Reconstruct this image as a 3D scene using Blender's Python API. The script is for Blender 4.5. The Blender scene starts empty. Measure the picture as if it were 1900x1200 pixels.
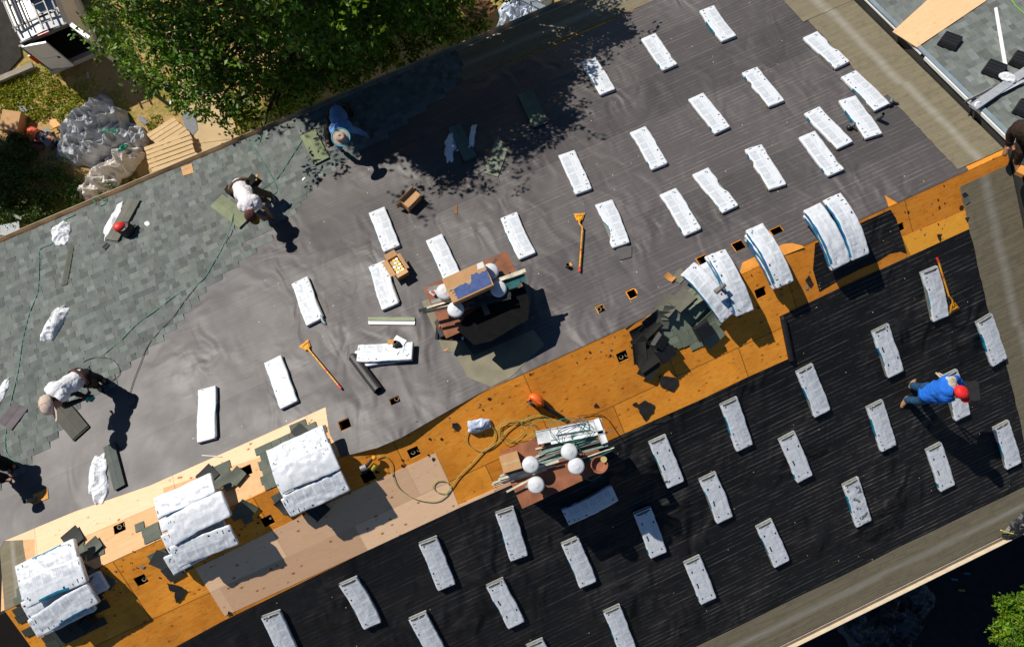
import bpy, bmesh, math, random
import numpy as np
from mathutils import Vector, Matrix, noise
from mathutils.geometry import tessellate_polygon
random.seed(7)
SC = bpy.context.scene
COL = SC.collection
R = math.radians
# ------------------------------------------------------------------ camera, world, sun, exposure
RZ = 9.0                       # ridge height above the ground
FOC = 1395.094
CR = Matrix(((0.9097787550669206, 0.41022625516048294, -0.06338009471348624),
             (-0.41481023647838045, 0.9041373434515385, -0.10231388903342949),
             (0.015332466912869401, 0.11937371466701192, 0.9927309966476138)))
CC = Vector((9.13461738, -0.44709974, 12.65962746 + RZ))
cam = bpy.data.objects.new("camera", bpy.data.cameras.new("camera"))
COL.objects.link(cam)
cam.data.sensor_width = 36.0
cam.data.lens = 36.0 * FOC / 1900.0
cam.data.clip_start = 0.1
cam.data.clip_end = 600
cam.matrix_world = Matrix.Translation(CC) @ CR.to_4x4()
SC.camera = cam
SUN_AZ, SUN_EL = R(117.525), R(42.74)
SD = Vector((math.cos(SUN_AZ) * math.cos(SUN_EL), math.sin(SUN_AZ) * math.cos(SUN_EL), math.sin(SUN_EL)))
w = bpy.data.worlds.new("World")
SC.world = w
w.use_nodes = True
nt = w.node_tree
sky = nt.nodes.new("ShaderNodeTexSky")
sky.sky_type = 'NISHITA'
sky.sun_disc = False
sky.air_density = 1.3
sky.dust_density = 0.0
sky.ozone_density = 10.0
sky.sun_elevation = SUN_EL
sky.sun_rotation = R(90) - SUN_AZ
nt.links.new(sky.outputs[0], nt.nodes["Background"].inputs[0])
nt.nodes["Background"].inputs[1].default_value = 0.05
sl = bpy.data.lights.new("sun", 'SUN')
sl.energy = 5.0
sl.angle = R(0.5)
sl.color = (1.0, 0.95, 0.87)
so = bpy.data.objects.new("sun", sl)
COL.objects.link(so)
so.rotation_euler = SD.to_track_quat('Z', 'Y').to_euler()
so.location = (9, 0, 40)
SC.view_settings.view_transform = 'Standard'
SC.view_settings.look = 'None'
SC.view_settings.gamma = 1
SC.view_settings.exposure = 0.0
SC.view_settings.use_curve_mapping = False

# ------------------------------------------------------------------ geometry helpers
PT = 0.3811                    # roof pitch
TP = math.tan(PT)
XL, XR = 0.60, 19.15           # rakes
YU, YD = 7.04, 6.87            # eaves (horizontal distance from the ridge)

def ray(u, v):
    return CR @ Vector(((u - 950) / FOC, -(v - 600) / FOC, -1.0))

def PH(u, v, z):
    """point seen at pixel u,v at height z (relative to the ridge)"""
    d = ray(u, v)
    return CC + d * ((z + RZ - CC.z) / d.z)

NR = 0.24                      # next roof stands this much higher
def P(u, v, s, h=0.0):
    """point on roof slope s seen at pixel (u, v), h metres above it; s=0: ground"""
    d = ray(u, v)
    if s == 0:
        return PH(u, v, -RZ + h)
    sg = 1 if s > 0 else -1
    off = h + (NR if abs(s) == 2 else 0)
    lam = -((CC.z - RZ) + sg * TP * CC.y - off) / (d.z + sg * TP * d.y)
    return CC + d * lam

def nrm(s):
    if s == 0: return Vector((0, 0, 1))
    sg = 1 if s > 0 else -1
    return Vector((0, sg * math.sin(PT), math.cos(PT)))

def frame(s, p, ang=0.0, yref=None):
    """matrix: z = normal of slope, x along the ridge turned by ang, or y towards yref"""
    Z = nrm(s)
    if yref is not None:
        Y = (yref - p); Y = (Y - Z * Y.dot(Z)).normalized(); X = Y.cross(Z)
    else:
        X = Vector((1, 0, 0)); Y = Z.cross(X)
        X, Y = X * math.cos(ang) + Y * math.sin(ang), -X * math.sin(ang) + Y * math.cos(ang)
    M = Matrix((X, Y, Z)).transposed().to_4x4()
    M.translation = p
    return M

class MB:
    def __init__(s):
        s.v = []; s.f = []; s.c = []; s.m = []; s.col = None
    def add(s, vs, fs, c=None, m=0):
        b = len(s.v)
        s.v += [Vector(p) for p in vs]
        for f in fs:
            s.f.append([b + i for i in f]); s.c.append(c or (1, 1, 1)); s.m.append(m)
    def box(s, M, a, b, c=None, m=0, tap=0.0):
        x0, y0, z0 = a; x1, y1, z1 = b
        t = tap
        vs = [(x0, y0, z0), (x1, y0, z0), (x1, y1, z0), (x0, y1, z0), (x0 + t, y0 + t, z1), (x1 - t, y0 + t, z1), (x1 - t, y1 - t, z1), (x0 + t, y1 - t, z1)]
        s.add([M @ Vector(p) for p in vs], [(3, 2, 1, 0), (4, 5, 6, 7), (0, 1, 5, 4), (1, 2, 6, 5), (2, 3, 7, 6), (3, 0, 4, 7)], c, m)
    def beam(s, p, q, wd, th, c=None, m=0, up=Vector((0, 0, 1))):
        p = Vector(p); q = Vector(q)
        Y = (q - p); L = Y.length; Y.normalize(); X = Y.cross(up).normalized(); Z = X.cross(Y)
        M = Matrix((X, Y, Z)).transposed().to_4x4(); M.translation = p
        s.box(M, (-wd / 2, 0, -th / 2), (wd / 2, L, th / 2), c, m)
    def tube(s, pts, rad, n=8, c=None, m=0, cap=True):
        pts = [Vector(p) for p in pts]
        rr = rad if isinstance(rad, (list, tuple)) else [rad] * len(pts)
        b = len(s.v); up = None
        for i, p in enumerate(pts):
            t = (pts[min(i + 1, len(pts) - 1)] - pts[max(i - 1, 0)]).normalized()
            if up is None:
                up = Vector((0, 0, 1)) if abs(t.z) < .9 else Vector((1, 0, 0))
            X = t.cross(up).normalized(); up = X.cross(t).normalized()
            for k in range(n):
                a = 2 * math.pi * k / n
                s.v.append(p + (X * math.cos(a) + up * math.sin(a)) * rr[i])
        for i in range(len(pts) - 1):
            for k in range(n):
                s.f.append([b + i * n + k, b + i * n + (k + 1) % n, b + (i + 1) * n + (k + 1) % n, b + (i + 1) * n + k]); s.c.append(c or (1, 1, 1)); s.m.append(m)
        if cap:
            s.f.append([b + k for k in range(n)][::-1]); s.c.append(c or (1, 1, 1)); s.m.append(m)
            e = b + (len(pts) - 1) * n
            s.f.append([e + k for k in range(n)]); s.c.append(c or (1, 1, 1)); s.m.append(m)
    def lathe(s, M, prof, n=24, c=None, m=0):
        b = len(s.v)
        for r, z in prof:
            for k in range(n):
                a = 2 * math.pi * k / n
                s.v.append(M @ Vector((r * math.cos(a), r * math.sin(a), z)))
        for i in range(len(prof) - 1):
            for k in range(n):
                s.f.append([b + i * n + k, b + i * n + (k + 1) % n, b + (i + 1) * n + (k + 1) % n, b + (i + 1) * n + k]); s.c.append(c or (1, 1, 1)); s.m.append(m)
        for e, rv in ((0, True), (len(prof) - 1, False)):
            if prof[e][0] > 1e-4:
                l = [b + e * n + k for k in range(n)]
                s.f.append(l[::-1] if rv else l); s.c.append(c or (1, 1, 1)); s.m.append(m)
    def ell(s, c0, rad, M=None, n=12, c=None, m=0):
        M = M or Matrix.Identity(4); c0 = Vector(c0); b = len(s.v)
        for i in range(n + 1):
            th = math.pi * i / n
            for k in range(n * 2):
                a = math.pi * k / n
                s.v.append(c0 + (M.to_3x3() @ Vector((rad[0] * math.sin(th) * math.cos(a), rad[1] * math.sin(th) * math.sin(a), rad[2] * math.cos(th)))))
        for i in range(n):
            for k in range(2 * n):
                s.f.append([b + i * 2 * n + k, b + (i + 1) * 2 * n + k, b + (i + 1) * 2 * n + (k + 1) % (2 * n), b + i * 2 * n + (k + 1) % (2 * n)]); s.c.append(c or (1, 1, 1)); s.m.append(m)
    def slab(s, pts, n, th, holes=(), c=None, m=0):
        """polygon (world points in a plane with normal n) with thickness th below it and holes"""
        loops = [[Vector(p) for p in pts]] + [[Vector(p) for p in h] for h in holes]
        flat = [p for l in loops for p in l]
        tr = tessellate_polygon(loops)
        b = len(s.v)
        s.v += flat + [p - n * th for p in flat]
        N = len(flat)
        for t in tr:
            a_, b_, c_ = [flat[i] for i in t]
            t = list(t)
            if (b_ - a_).cross(c_ - a_).dot(n) < 0: t = t[::-1]
            s.f.append([b + i for i in t]); s.c.append(c or (1, 1, 1)); s.m.append(m)
            s.f.append([b + N + i for i in t[::-1]]); s.c.append(c or (1, 1, 1)); s.m.append(m)
        o = 0
        for l in loops:
            k = len(l)
            for i in range(k):
                j = (i + 1) % k
                s.f.append([b + o + i, b + o + j, b + N + o + j, b + N + o + i]); s.c.append(c or (1, 1, 1)); s.m.append(m)
            o += k

def mesh(name, mb, mats, Minv=None, smooth=False, fixn=True):
    me = bpy.data.meshes.new(name)
    vs = [Minv @ p for p in mb.v] if Minv else mb.v
    me.from_pydata([tuple(p) for p in vs], [], mb.f)
    if not isinstance(mats, (list, tuple)): mats = [mats]
    for m in mats: me.materials.append(m)
    if len(mats) > 1: me.polygons.foreach_set("material_index", mb.m)
    if any(c != (1, 1, 1) for c in mb.c):
        at = me.color_attributes.new("Col", 'FLOAT_COLOR', 'CORNER')
        cnt = np.array([len(f) for f in mb.f])
        arr = np.ones((cnt.sum(), 4), dtype=np.float32)
        arr[:, :3] = np.repeat(np.array(mb.c, dtype=np.float32), cnt, axis=0)
        at.data.foreach_set("color", arr.ravel())
    if fixn:
        bm = bmesh.new(); bm.from_mesh(me); bmesh.ops.recalc_face_normals(bm, faces=bm.faces); bm.to_mesh(me); bm.free()
    if smooth: me.polygons.foreach_set("use_smooth", [True] * len(me.polygons))
    me.update()
    return me

WM = {}
def tag(o, label=None, cat=None, group=None, kind=None):
    if label: o['label'] = label
    if cat: o['category'] = cat
    if group: o['group'] = group
    if kind: o['kind'] = kind
    return o

def thing(name, label, cat, M, group=None):
    o = bpy.data.objects.new(name, None); COL.objects.link(o)
    o.empty_display_size = .1
    o.matrix_world = M; WM[o.name] = M.copy()
    return tag(o, label, cat, group)

def part(name, mb, mats, parent, label=None, smooth=False, kind=None, fixn=True):
    """mb in world coordinates"""
    M = WM[parent.name]
    o = bpy.data.objects.new(name, mesh(name, mb, mats, M.inverted(), smooth, fixn)); COL.objects.link(o)
    o.parent = parent
    WM[o.name] = M.copy()
    return tag(o, label, kind=kind)

def solo(name, mb, mats, M, label, cat, group=None, kind=None, smooth=False, fixn=True):
    o = bpy.data.objects.new(name, mesh(name, mb, mats, M.inverted(), smooth, fixn)); COL.objects.link(o)
    o.matrix_world = M; WM[o.name] = M.copy()
    return tag(o, label, cat, group, kind)

def T(v): return Matrix.Translation(Vector(v))
def poly(px, s, h=0.0): return [P(u, v, s, h) for u, v in px]

# ------------------------------------------------------------------ materials
def newmat(name):
    m = bpy.data.materials.new(name); m.use_nodes = True
    n = m.node_tree.nodes; l = m.node_tree.links
    return m, n, l, n["Principled BSDF"]

def nd(n, t, **kw):
    x = n.new(t)
    for k, v in kw.items(): setattr(x, k, v)
    return x

def mth(n, l, op, a, b=None, c=None):
    x = n.new("ShaderNodeMath"); x.operation = op
    for i, q in enumerate((a, b, c)):
        if q is None: continue
        if isinstance(q, (int, float)): x.inputs[i].default_value = q
        else: l.new(q, x.inputs[i])
    return x.outputs[0]

def mixc(n, l, f, a, b, bt='MIX'):
    x = n.new("ShaderNodeMix"); x.data_type = 'RGBA'; x.blend_type = bt
    for i, q in ((0, f), (6, a), (7, b)):
        if isinstance(q, (int, float)): x.inputs[i].default_value = q
        elif isinstance(q, (tuple, list)): x.inputs[i].default_value = (*q, 1) if len(q) == 3 else q
        else: l.new(q, x.inputs[i])
    return x.outputs[2]

def ramp(n, l, f, stops):
    x = n.new("ShaderNodeValToRGB"); l.new(f, x.inputs[0])
    e = x.color_ramp.elements
    while len(e) < len(stops): e.new(.5)
    for i, (p, c) in enumerate(stops):
        e[i].position = p; e[i].color = (c, c, c, 1) if isinstance(c, (int, float)) else (*c, 1)
    return x.outputs[0]

def coords(n, l, scale=(1, 1, 1), obj=True):
    tc = n.new("ShaderNodeTexCoord"); mp = n.new("ShaderNodeMapping")
    l.new(tc.outputs["Object" if obj else "Generated"], mp.inputs[0]); mp.inputs[3].default_value = scale
    return mp.outputs[0]

def noi(n, l, vec, scale, det=4, rough=.55, dist=0):
    x = n.new("ShaderNodeTexNoise"); l.new(vec, x.inputs["Vector"])
    x.inputs["Scale"].default_value = scale; x.inputs["Detail"].default_value = det
    x.inputs["Roughness"].default_value = rough; x.inputs["Distortion"].default_value = dist
    return x.outputs[0]

def bump(n, l, b, h, strength=.3, dist=.01):
    x = n.new("ShaderNodeBump"); x.inputs["Strength"].default_value = strength; x.inputs["Distance"].default_value = dist
    l.new(h, x.inputs["Height"]); l.new(x.outputs[0], b.inputs["Normal"]); return x

def simple(name, c, rough=.6, spec=.5, var=.15, sc=8, bmp=0.0, bsc=30, metal=0.0, bdist=.01, colattr=False):
    m, n, l, b = newmat(name)
    v = coords(n, l)
    f = noi(n, l, v, sc)
    k = ramp(n, l, f, [(.3, 1 - var), (.7, 1 + var)])
    base = c
    if colattr:
        a = n.new("ShaderNodeVertexColor"); a.layer_name = "Col"; base = a.outputs[0]
    l.new(mixc(n, l, 1.0, base, k, 'MULTIPLY'), b.inputs["Base Color"])
    b.inputs["Roughness"].default_value = rough; b.inputs["Metallic"].default_value = metal
    b.inputs["Specular IOR Level"].default_value = spec
    if bmp: bump(n, l, b, noi(n, l, v, bsc, 5), bmp, bdist)
    return m

def m_underlay(name, base, lines, rough, wr=.5, spec=.5, linecol=(.5, .48, .42)):
    m, n, l, b = newmat(name)
    tc = n.new("ShaderNodeTexCoord"); o = tc.outputs["Object"]
    sx = n.new("ShaderNodeSeparateXYZ"); l.new(o, sx.inputs[0])
    v1 = coords(n, l)
    big = noi(n, l, v1, .5, 3)
    fine = noi(n, l, v1, 60, 2)
    col = mixc(n, l, ramp(n, l, big, [(.3, 0), (.7, 1)]), base, tuple(q * 1.25 for q in base))
    # broken printed lines running along the roll
    rows = mth(n, l, 'MULTIPLY', sx.outputs[1], 1 / .082)
    warp = mth(n, l, 'MULTIPLY', noi(n, l, v1, .5, 1), .5)
    rows = mth(n, l, 'ADD', rows, warp)
    fr = mth(n, l, 'FRACT', rows); ln = mth(n, l, 'LESS_THAN', fr, .12)
    rid = mth(n, l, 'FLOOR', rows)
    cb = n.new("ShaderNodeCombineXYZ"); l.new(mth(n, l, 'MULTIPLY', sx.outputs[0], .55), cb.inputs[0]); l.new(mth(n, l, 'MULTIPLY', rid, 7.31), cb.inputs[1])
    dash = ramp(n, l, noi(n, l, cb.outputs[0], 1.8, 5, .75), [(.44, 0), (.74, 1)])
    grad = ramp(n, l, mth(n, l, 'DIVIDE', sx.outputs[0], 19), [(.2, .12), (.75, 1)]); f = mth(n, l, 'MULTIPLY', mth(n, l, 'MULTIPLY', mth(n, l, 'MULTIPLY', ln, dash), lines), grad)
    col = mixc(n, l, f, col, linecol)
    # separate rolls, 0.95 m wide, each a little different, with a visible lap
    ry = mth(n, l, 'MULTIPLY', sx.outputs[1], 1 / .95); rf = mth(n, l, 'FRACT', ry)
    wn = n.new('ShaderNodeTexWhiteNoise'); wn.noise_dimensions = '1D'; l.new(mth(n, l, 'FLOOR', ry), wn.inputs['W'])
    col = mixc(n, l, 1.0, col, ramp(n, l, wn.outputs[0], [(0, .82), (1, 1.18)]), 'MULTIPLY')
    lap = mth(n, l, 'LESS_THAN', rf, .012)
    col = mixc(n, l, mth(n, l, 'MULTIPLY', lap, .6), col, tuple(q * .35 for q in base))
    dust = ramp(n, l, noi(n, l, v1, 2.2, 6, .7), [(.52, 0), (.8, 1)])
    col = mixc(n, l, mth(n, l, 'MULTIPLY', dust, .10), col, (.16, .14, .12))
    # stray granules and dust specks
    vo = n.new("ShaderNodeTexVoronoi"); l.new(o, vo.inputs["Vector"]); vo.inputs["Scale"].default_value = 5
    sp = mth(n, l, 'LESS_THAN', vo.outputs["Distance"], .045)
    vc = n.new("ShaderNodeSeparateColor"); l.new(vo.outputs["Color"], vc.inputs[0])
    sp = mth(n, l, 'MULTIPLY', sp, mth(n, l, 'GREATER_THAN', vc.outputs[0], .55))
    col = mixc(n, l, sp, col, mixc(n, l, vc.outputs[1], (.75, .72, .6), (.6, .5, .1)))
    l.new(col, b.inputs["Base Color"])
    b.inputs["Specular IOR Level"].default_value = spec
    l.new(ramp(n, l, noi(n, l, v1, 1.3, 4), [(.3, rough - .05), (.7, rough + .05)]), b.inputs["Roughness"])
    # wrinkles: long lazy folds plus small creases
    va = coords(n, l, (1.5, .9, 1))
    w1 = mth(n, l, 'ADD', noi(n, l, va, 1.5, 1, .4, 1.1), mth(n, l, 'MULTIPLY', noi(n, l, coords(n, l, (1.6, .9, 1)), 3.2, .5, .4, .4), .16))
    w2 = noi(n, l, coords(n, l, (1, 2.2, 1)), 1.1, 2, .5, .6)
    mk = noi(n, l, v1, .5, 1); msk = mth(n, l, 'MULTIPLY', mth(n, l, 'MULTIPLY', mk, mk), mth(n, l, 'MULTIPLY', mk, 6.0))
    hh = mth(n, l, 'MULTIPLY', mth(n, l, 'ADD', w1, mth(n, l, 'MULTIPLY', w2, .5)), msk)
    hh = mth(n, l, 'MULTIPLY', hh, ramp(n, l, mth(n, l, 'DIVIDE', sx.outputs[0], 19), [(.12, .3), (.42, 1)]))
    bump(n, l, b, hh, wr, .16)
    return m

def m_ply(name, c1, c2, knot, kn=1.0, seams=True, rough=.75, stain=.3, seamc=.35):
    m, n, l, b = newmat(name)
    v = coords(n, l)
    vs = coords(n, l, (1, 5, 1))
    g = noi(n, l, vs, 3.2, 6, .6, 1.6)
    col = mixc(n, l, ramp(n, l, g, [(.3, 0), (.7, 1)]), c1, c2)
    big = noi(n, l, v, 1.1, 5, .65)
    col = mixc(n, l, mth(n, l, 'MULTIPLY', ramp(n, l, big, [(.45, 0), (.72, 1)]), stain), col, tuple(q * .45 for q in c1))
    vo = n.new("ShaderNodeTexVoronoi"); l.new(coords(n, l, (1, 1.5, 1)), vo.inputs["Vector"]); vo.inputs["Scale"].default_value = 5.5
    vc = n.new("ShaderNodeSeparateColor"); l.new(vo.outputs["Color"], vc.inputs[0])
    kk = mth(n, l, 'MULTIPLY', ramp(n, l, vo.outputs["Distance"], [(.09, 1), (.21, 0)]), mth(n, l, 'GREATER_THAN', vc.outputs[0], .5))
    ring = mth(n, l, 'MULTIPLY', mth(n, l, 'SINE', mth(n, l, 'MULTIPLY', vo.outputs['Distance'], 75)), ramp(n, l, vo.outputs['Distance'], [(.1, .5), (.45, 0)]))
    col = mixc(n, l, mth(n, l, 'MULTIPLY', mth(n, l, 'MAXIMUM', ring, 0), .35), col, tuple(q * .62 for q in c1))
    sm = noi(n, l, coords(n, l, (1, 2.2, 1)), 7, 4, .6)
    col = mixc(n, l, mth(n, l, 'MULTIPLY', ramp(n, l, sm, [(.56, 0), (.72, 1)]), stain), col, tuple(q * .35 for q in c1))
    col = mixc(n, l, mth(n, l, 'MULTIPLY', kk, kn), col, knot)
    # nails
    vn = n.new("ShaderNodeTexVoronoi"); l.new(v, vn.inputs["Vector"]); vn.inputs["Scale"].default_value = 6.5
    col = mixc(n, l, mth(n, l, 'MULTIPLY', mth(n, l, 'LESS_THAN', vn.outputs["Distance"], .06), .7), col, tuple(q * .2 for q in c1))
    if seams:
        bt = n.new("ShaderNodeTexBrick"); l.new(v, bt.inputs["Vector"])
        bt.inputs["Scale"].default_value = 1; bt.inputs["Mortar Size"].default_value = .010; bt.inputs["Brick Width"].default_value = 2.44; bt.inputs["Row Height"].default_value = 1.22
        bt.inputs["Color1"].default_value = (1, 1, 1, 1); bt.inputs["Color2"].default_value = (.70, .65, .62, 1); bt.inputs["Mortar"].default_value = (seamc,) * 3 + (1,)
        bt.inputs["Mortar Smooth"].default_value = .3
        col = mixc(n, l, 1.0, col, bt.outputs[0], 'MULTIPLY')
    l.new(col, b.inputs["Base Color"]); b.inputs["Roughness"].default_value = rough; b.inputs["Specular IOR Level"].default_value = .3
    bump(n, l, b, mth(n, l, 'ADD', noi(n, l, vs, 14, 4), mth(n, l, 'MULTIPLY', kk, -.6)), .3, .01)
    return m

def m_shingle(name, tint, sc=1.0):
    m, n, l, b = newmat(name)
    a = n.new("ShaderNodeVertexColor"); a.layer_name = "Col"
    v = coords(n, l)
    g = noi(n, l, v, 240 * sc, 2, .7)
    g2 = noi(n, l, v, 7, 4)
    col = mixc(n, l, 1.0, a.outputs[0], ramp(n, l, g, [(.3, .72), (.7, 1.25)]), 'MULTIPLY')
    col = mixc(n, l, 1.0, col, ramp(n, l, g2, [(.3, .86), (.7, 1.12)]), 'MULTIPLY')
    col = mixc(n, l, 1.0, col, tint, 'MULTIPLY')
    l.new(col, b.inputs["Base Color"]); b.inputs["Roughness"].default_value = .9; b.inputs["Specular IOR Level"].default_value = .2
    bump(n, l, b, g, .5, .004)
    return m

def m_tan(name, base=(.165, .140, .090), hi=(.31, .29, .24)):
    m, n, l, b = newmat(name)
    v = coords(n, l); vs = coords(n, l, (.5, 6, 1))
    s1 = noi(n, l, vs, 2.5, 5, .6, .4); s2 = noi(n, l, v, 6, 5, .65)
    col = mixc(n, l, ramp(n, l, s1, [(.35, 0), (.75, 1)]), base, tuple(q * 1.35 for q in base))
    col = mixc(n, l, mth(n, l, 'MULTIPLY', ramp(n, l, s2, [(.5, 0), (.75, 1)]), .5), col, tuple(q * .55 for q in base))
    # worn pale streak along the middle of the band (v runs across it)
    uv = n.new("ShaderNodeUVMap"); sx = n.new("ShaderNodeSeparateXYZ"); l.new(uv.outputs[0], sx.inputs[0])
    d = mth(n, l, 'ABSOLUTE', mth(n, l, 'SUBTRACT', sx.outputs[1], mth(n, l, 'ADD', .42, mth(n, l, 'MULTIPLY', noi(n, l, v, .8, 2), .12))))
    st = ramp(n, l, d, [(.02, 1), (.13, 0)])
    st = mth(n, l, 'MULTIPLY', st, ramp(n, l, noi(n, l, vs, 1.5, 4), [(.25, .4), (.6, 1)]))
    col = mixc(n, l, mth(n, l, 'MULTIPLY', st, .75), col, hi)
    l.new(col, b.inputs["Base Color"]); b.inputs["Roughness"].default_value = .8; b.inputs["Specular IOR Level"].default_value = .3
    bump(n, l, b, mth(n, l, 'ADD', noi(n, l, v, 3, 4), s1), .4, .02)
    return m

M_GREY = m_underlay("underlayment_felt", (.064, .055, .054), .42, .54, .27, .55)
M_SHADED = m_underlay("underlayment_shaded", (.0085, .008, .0085), .6, .62, .8, .3, (.42, .40, .35))  # same felt, its colour darkened for the slope turned from the sun
M_PLYO = m_ply("old_plywood", (.90, .29, .014), (.97, .42, .055), (.22, .07, .006), .8, stain=.55)
M_PLYN = m_ply("new_plywood", (.92, .58, .34), (.97, .66, .42), (.42, .15, .04), 1.0, seams=True, stain=.0, seamc=.7)
M_PLYL = m_ply("sunlit_plywood", (.72, .40, .17), (.80, .50, .27), (.4, .18, .06), .5, seams=True, stain=.18, seamc=.6)
M_SH = m_shingle("laid_shingles", (1.10, 1.18, 1.11))
M_SHB = m_shingle("shingle_strips", (.95, .98, 1.05))
M_TAN = m_tan("tan_membrane")
M_WOODB = simple("painted_cream", (.62, .52, .38), .6, .4, .1, 5, .1)
M_WALL = simple("wall_siding", (.42, .38, .32), .8, .3, .1, 3, .2)
M_GUT = simple("gutter_metal", (.18, .22, .25), .45, .6, .15, 4, .1, metal=.4)
M_WHITEP = simple("white_paint", (.78, .78, .76), .5, .4, .06, 5, .05)
M_DARK = simple("attic_dark", (.02, .015, .01), .9, .2, .3, 3)
M_WRAP = simple("plastic_wrap", (.8, .82, .85), .33, .5, .05, 14, .45, 11, bdist=.016, colattr=True)
M_WRAPC = simple("crumpled_wrap", (.76, .78, .80), .4, .5, .08, 10, .8, 22, bdist=.02)
M_CARD = simple("cardboard", (.55, .31, .14), .8, .3, .08, 6, .15)
M_CARDC = simple("cardboard_print", (.55, .31, .14), .8, .3, .08, 6, .1, colattr=True)
M_RUST = simple("rusted_steel", (.26, .095, .045), .7, .4, .35, 4, .2)
M_DOME = simple("white_vent_cap", (.64, .65, .66), .45, .5, .14, 9, .1)
M_YEL = simple("yellow_paint", (.66, .29, .01), .5, .5, .45, 22, .3)
M_RED = simple("red_rubber", (.70, .03, .02), .5, .5, .1, 20)
M_ORG = simple("orange_plastic", (.85, .16, .02), .4, .5, .12, 20)
M_BLK = simple("black_plastic", (.014, .014, .015), .45, .5, .25, 12, .2)
M_STEEL = simple("steel", (.42, .43, .44), .35, .5, .15, 12, .1, metal=.7)
M_GALV = simple("galvanised", (.50, .53, .54), .35, .5, .15, 8, .1, metal=.5)
M_WOOD = simple("scrap_wood", (.6, .48, .32), .7, .3, .35, 6, .3, colattr=True)
M_CLOTHY = simple("painted_items", (.5, .5, .5), .6, .4, .15, 14, .25, 25, colattr=True)
M_HOSEG = simple("green_hose", (.02, .20, .13), .4, .5, .1, 20)
M_HOSEB = simple("black_hose", (.015, .018, .018), .5, .5, .1, 20)
M_HOSEY = simple("yellow_green_hose", (.34, .38, .12), .45, .5, .1, 20)
M_TARS = simple("torn_felt", (.022, .019, .018), .8, .3, .4, 9, .4)

# ================================================================== SETTING
# ground, grass, path
gm, n, l, b = newmat("dirt_ground")
v = coords(n, l)
f1 = noi(n, l, v, .45, 5, .6); f2 = noi(n, l, v, 9, 5, .7); f3 = noi(n, l, v, 60, 3)
dirt = mixc(n, l, f2, (.42, .25, .085), (.56, .37, .16))
gr = mixc(n, l, f3, (.10, .12, .010), (.30, .27, .035))
msk = ramp(n, l, mth(n, l, 'ADD', mth(n, l, 'MULTIPLY', f1, .7), mth(n, l, 'MULTIPLY', f2, .35)), [(.50, 0), (.58, 1)])
l.new(mixc(n, l, msk, dirt, gr), b.inputs["Base Color"]); b.inputs["Roughness"].default_value = .95
bump(n, l, b, f2, .6, .05)
mb = MB()
mb.add([(-300, -300, -.002), (320, -300, -.002), (320, 320, -.002), (-300, 320, -.002)], [(0, 1, 2, 3)])
solo("ground", mb, gm, T((0, 0, 0)), None, None, kind='structure', fixn=False)
M_CONC = simple("path_concrete", (.58, .42, .23), .85, .3, .10, 3, .3, 40)
mb = MB()
def gpoly(px, h): return [PH(u, v, -RZ + h) for u, v in px]
for t0, t1 in ((0, .24), (.243, .5), (.503, .76), (.763, 1)):
    L0 = [(296 + 84 * t, 70 + 260 * t) for t in (t0, t1)]; R0 = [(362 + 108 * t, 20 + 310 * t) for t in (t0, t1)]
    mb.slab(gpoly([L0[0], R0[0], R0[1], L0[1]], .05), Vector((0, 0, 1)), .05)
solo("path", mb, M_CONC, T(PH(370, 200, -RZ)), None, None, kind='structure')
mb = MB()
mb.slab(gpoly([(-60, 160), (-40, -60), (10, -80), (40, 105), (0, 150)], .05), Vector((0, 0, 1)), .05)
solo("road", mb, simple("dark_asphalt", (.03, .025, .02), .9, .3, .3, 5, .4), T(PH(0, 60, -RZ)), None, None, kind='structure')
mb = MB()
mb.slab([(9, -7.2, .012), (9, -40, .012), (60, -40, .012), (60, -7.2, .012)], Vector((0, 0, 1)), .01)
solo("shade_ground", mb, simple("shade_dark", (.022, .020, .020), .9, .25, .3, 4, .4), T((14, -10, 0)), None, None, kind='structure')  # dark slab laid over the ground to deepen the shade below the eave
# ---- this house
house = thing("house", "large house being re-roofed, gable with grey and black felt and bare orange plywood", "house", T((9.9, 0, 0)))
ehU, ehD = YU, YD
def rp(x, y, h=0.0):           # point on roof by plan coordinates
    return Vector((x, y, RZ - abs(y) * TP + h))
HU = [(457, 873), (222, 979), (640, 787), (1115, 573), (733, 743), (1305, 483), (1371, 456), (1441, 428)]
HL = [(262, 1076), (497, 966), (683, 884), (768, 839), (1155, 661), (1411, 543), (1672, 421)]
HSZ = {(733, 743): (.17, .11), (1115, 573): (.13, .13), (1672, 421): (.11, .14), (683, 884): (.22, .18), (1441, 428): (.2, .12), (222, 979): (.2, .15)}
def sq(c, s, wd=.19, ht=.17):
    p = P(c[0], c[1], s); M = frame(s, p)
    return [M @ Vector(q) for q in ((-wd / 2, -ht / 2, 0), (wd / 2, -ht / 2, 0), (wd / 2, ht / 2, 0), (-wd / 2, ht / 2, 0))]
def circ(c, s, r=.13, k=14):
    p = P(c[0], c[1], s); M = frame(s, p)
    return [M @ Vector((r * math.cos(2 * math.pi * i / k) * (1 if i < 8 else .8), r * math.sin(2 * math.pi * i / k), 0)) for i in range(k)]
holesU = [sq(c, 1, *HSZ.get(c, (.19, .17))) for c in HU] + [sq((1173, 545), 1, .15, .15)]
feltU = [sq((c[0] - 1, c[1]), 1, *[q * 1.13 for q in HSZ.get(c, (.18, .17))]) for c in HU] + [circ((1170, 546), 1, .135)]
holesL = [sq(c, -1, *HSZ.get(c, (.19, .17))) for c in HL]
def shift(L, n, d): return [[p + n * d for p in h] for h in L]
def grow(h, k):
    c = sum(h, Vector()) / len(h)
    return [c + (p - c) * k for p in h]
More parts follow.
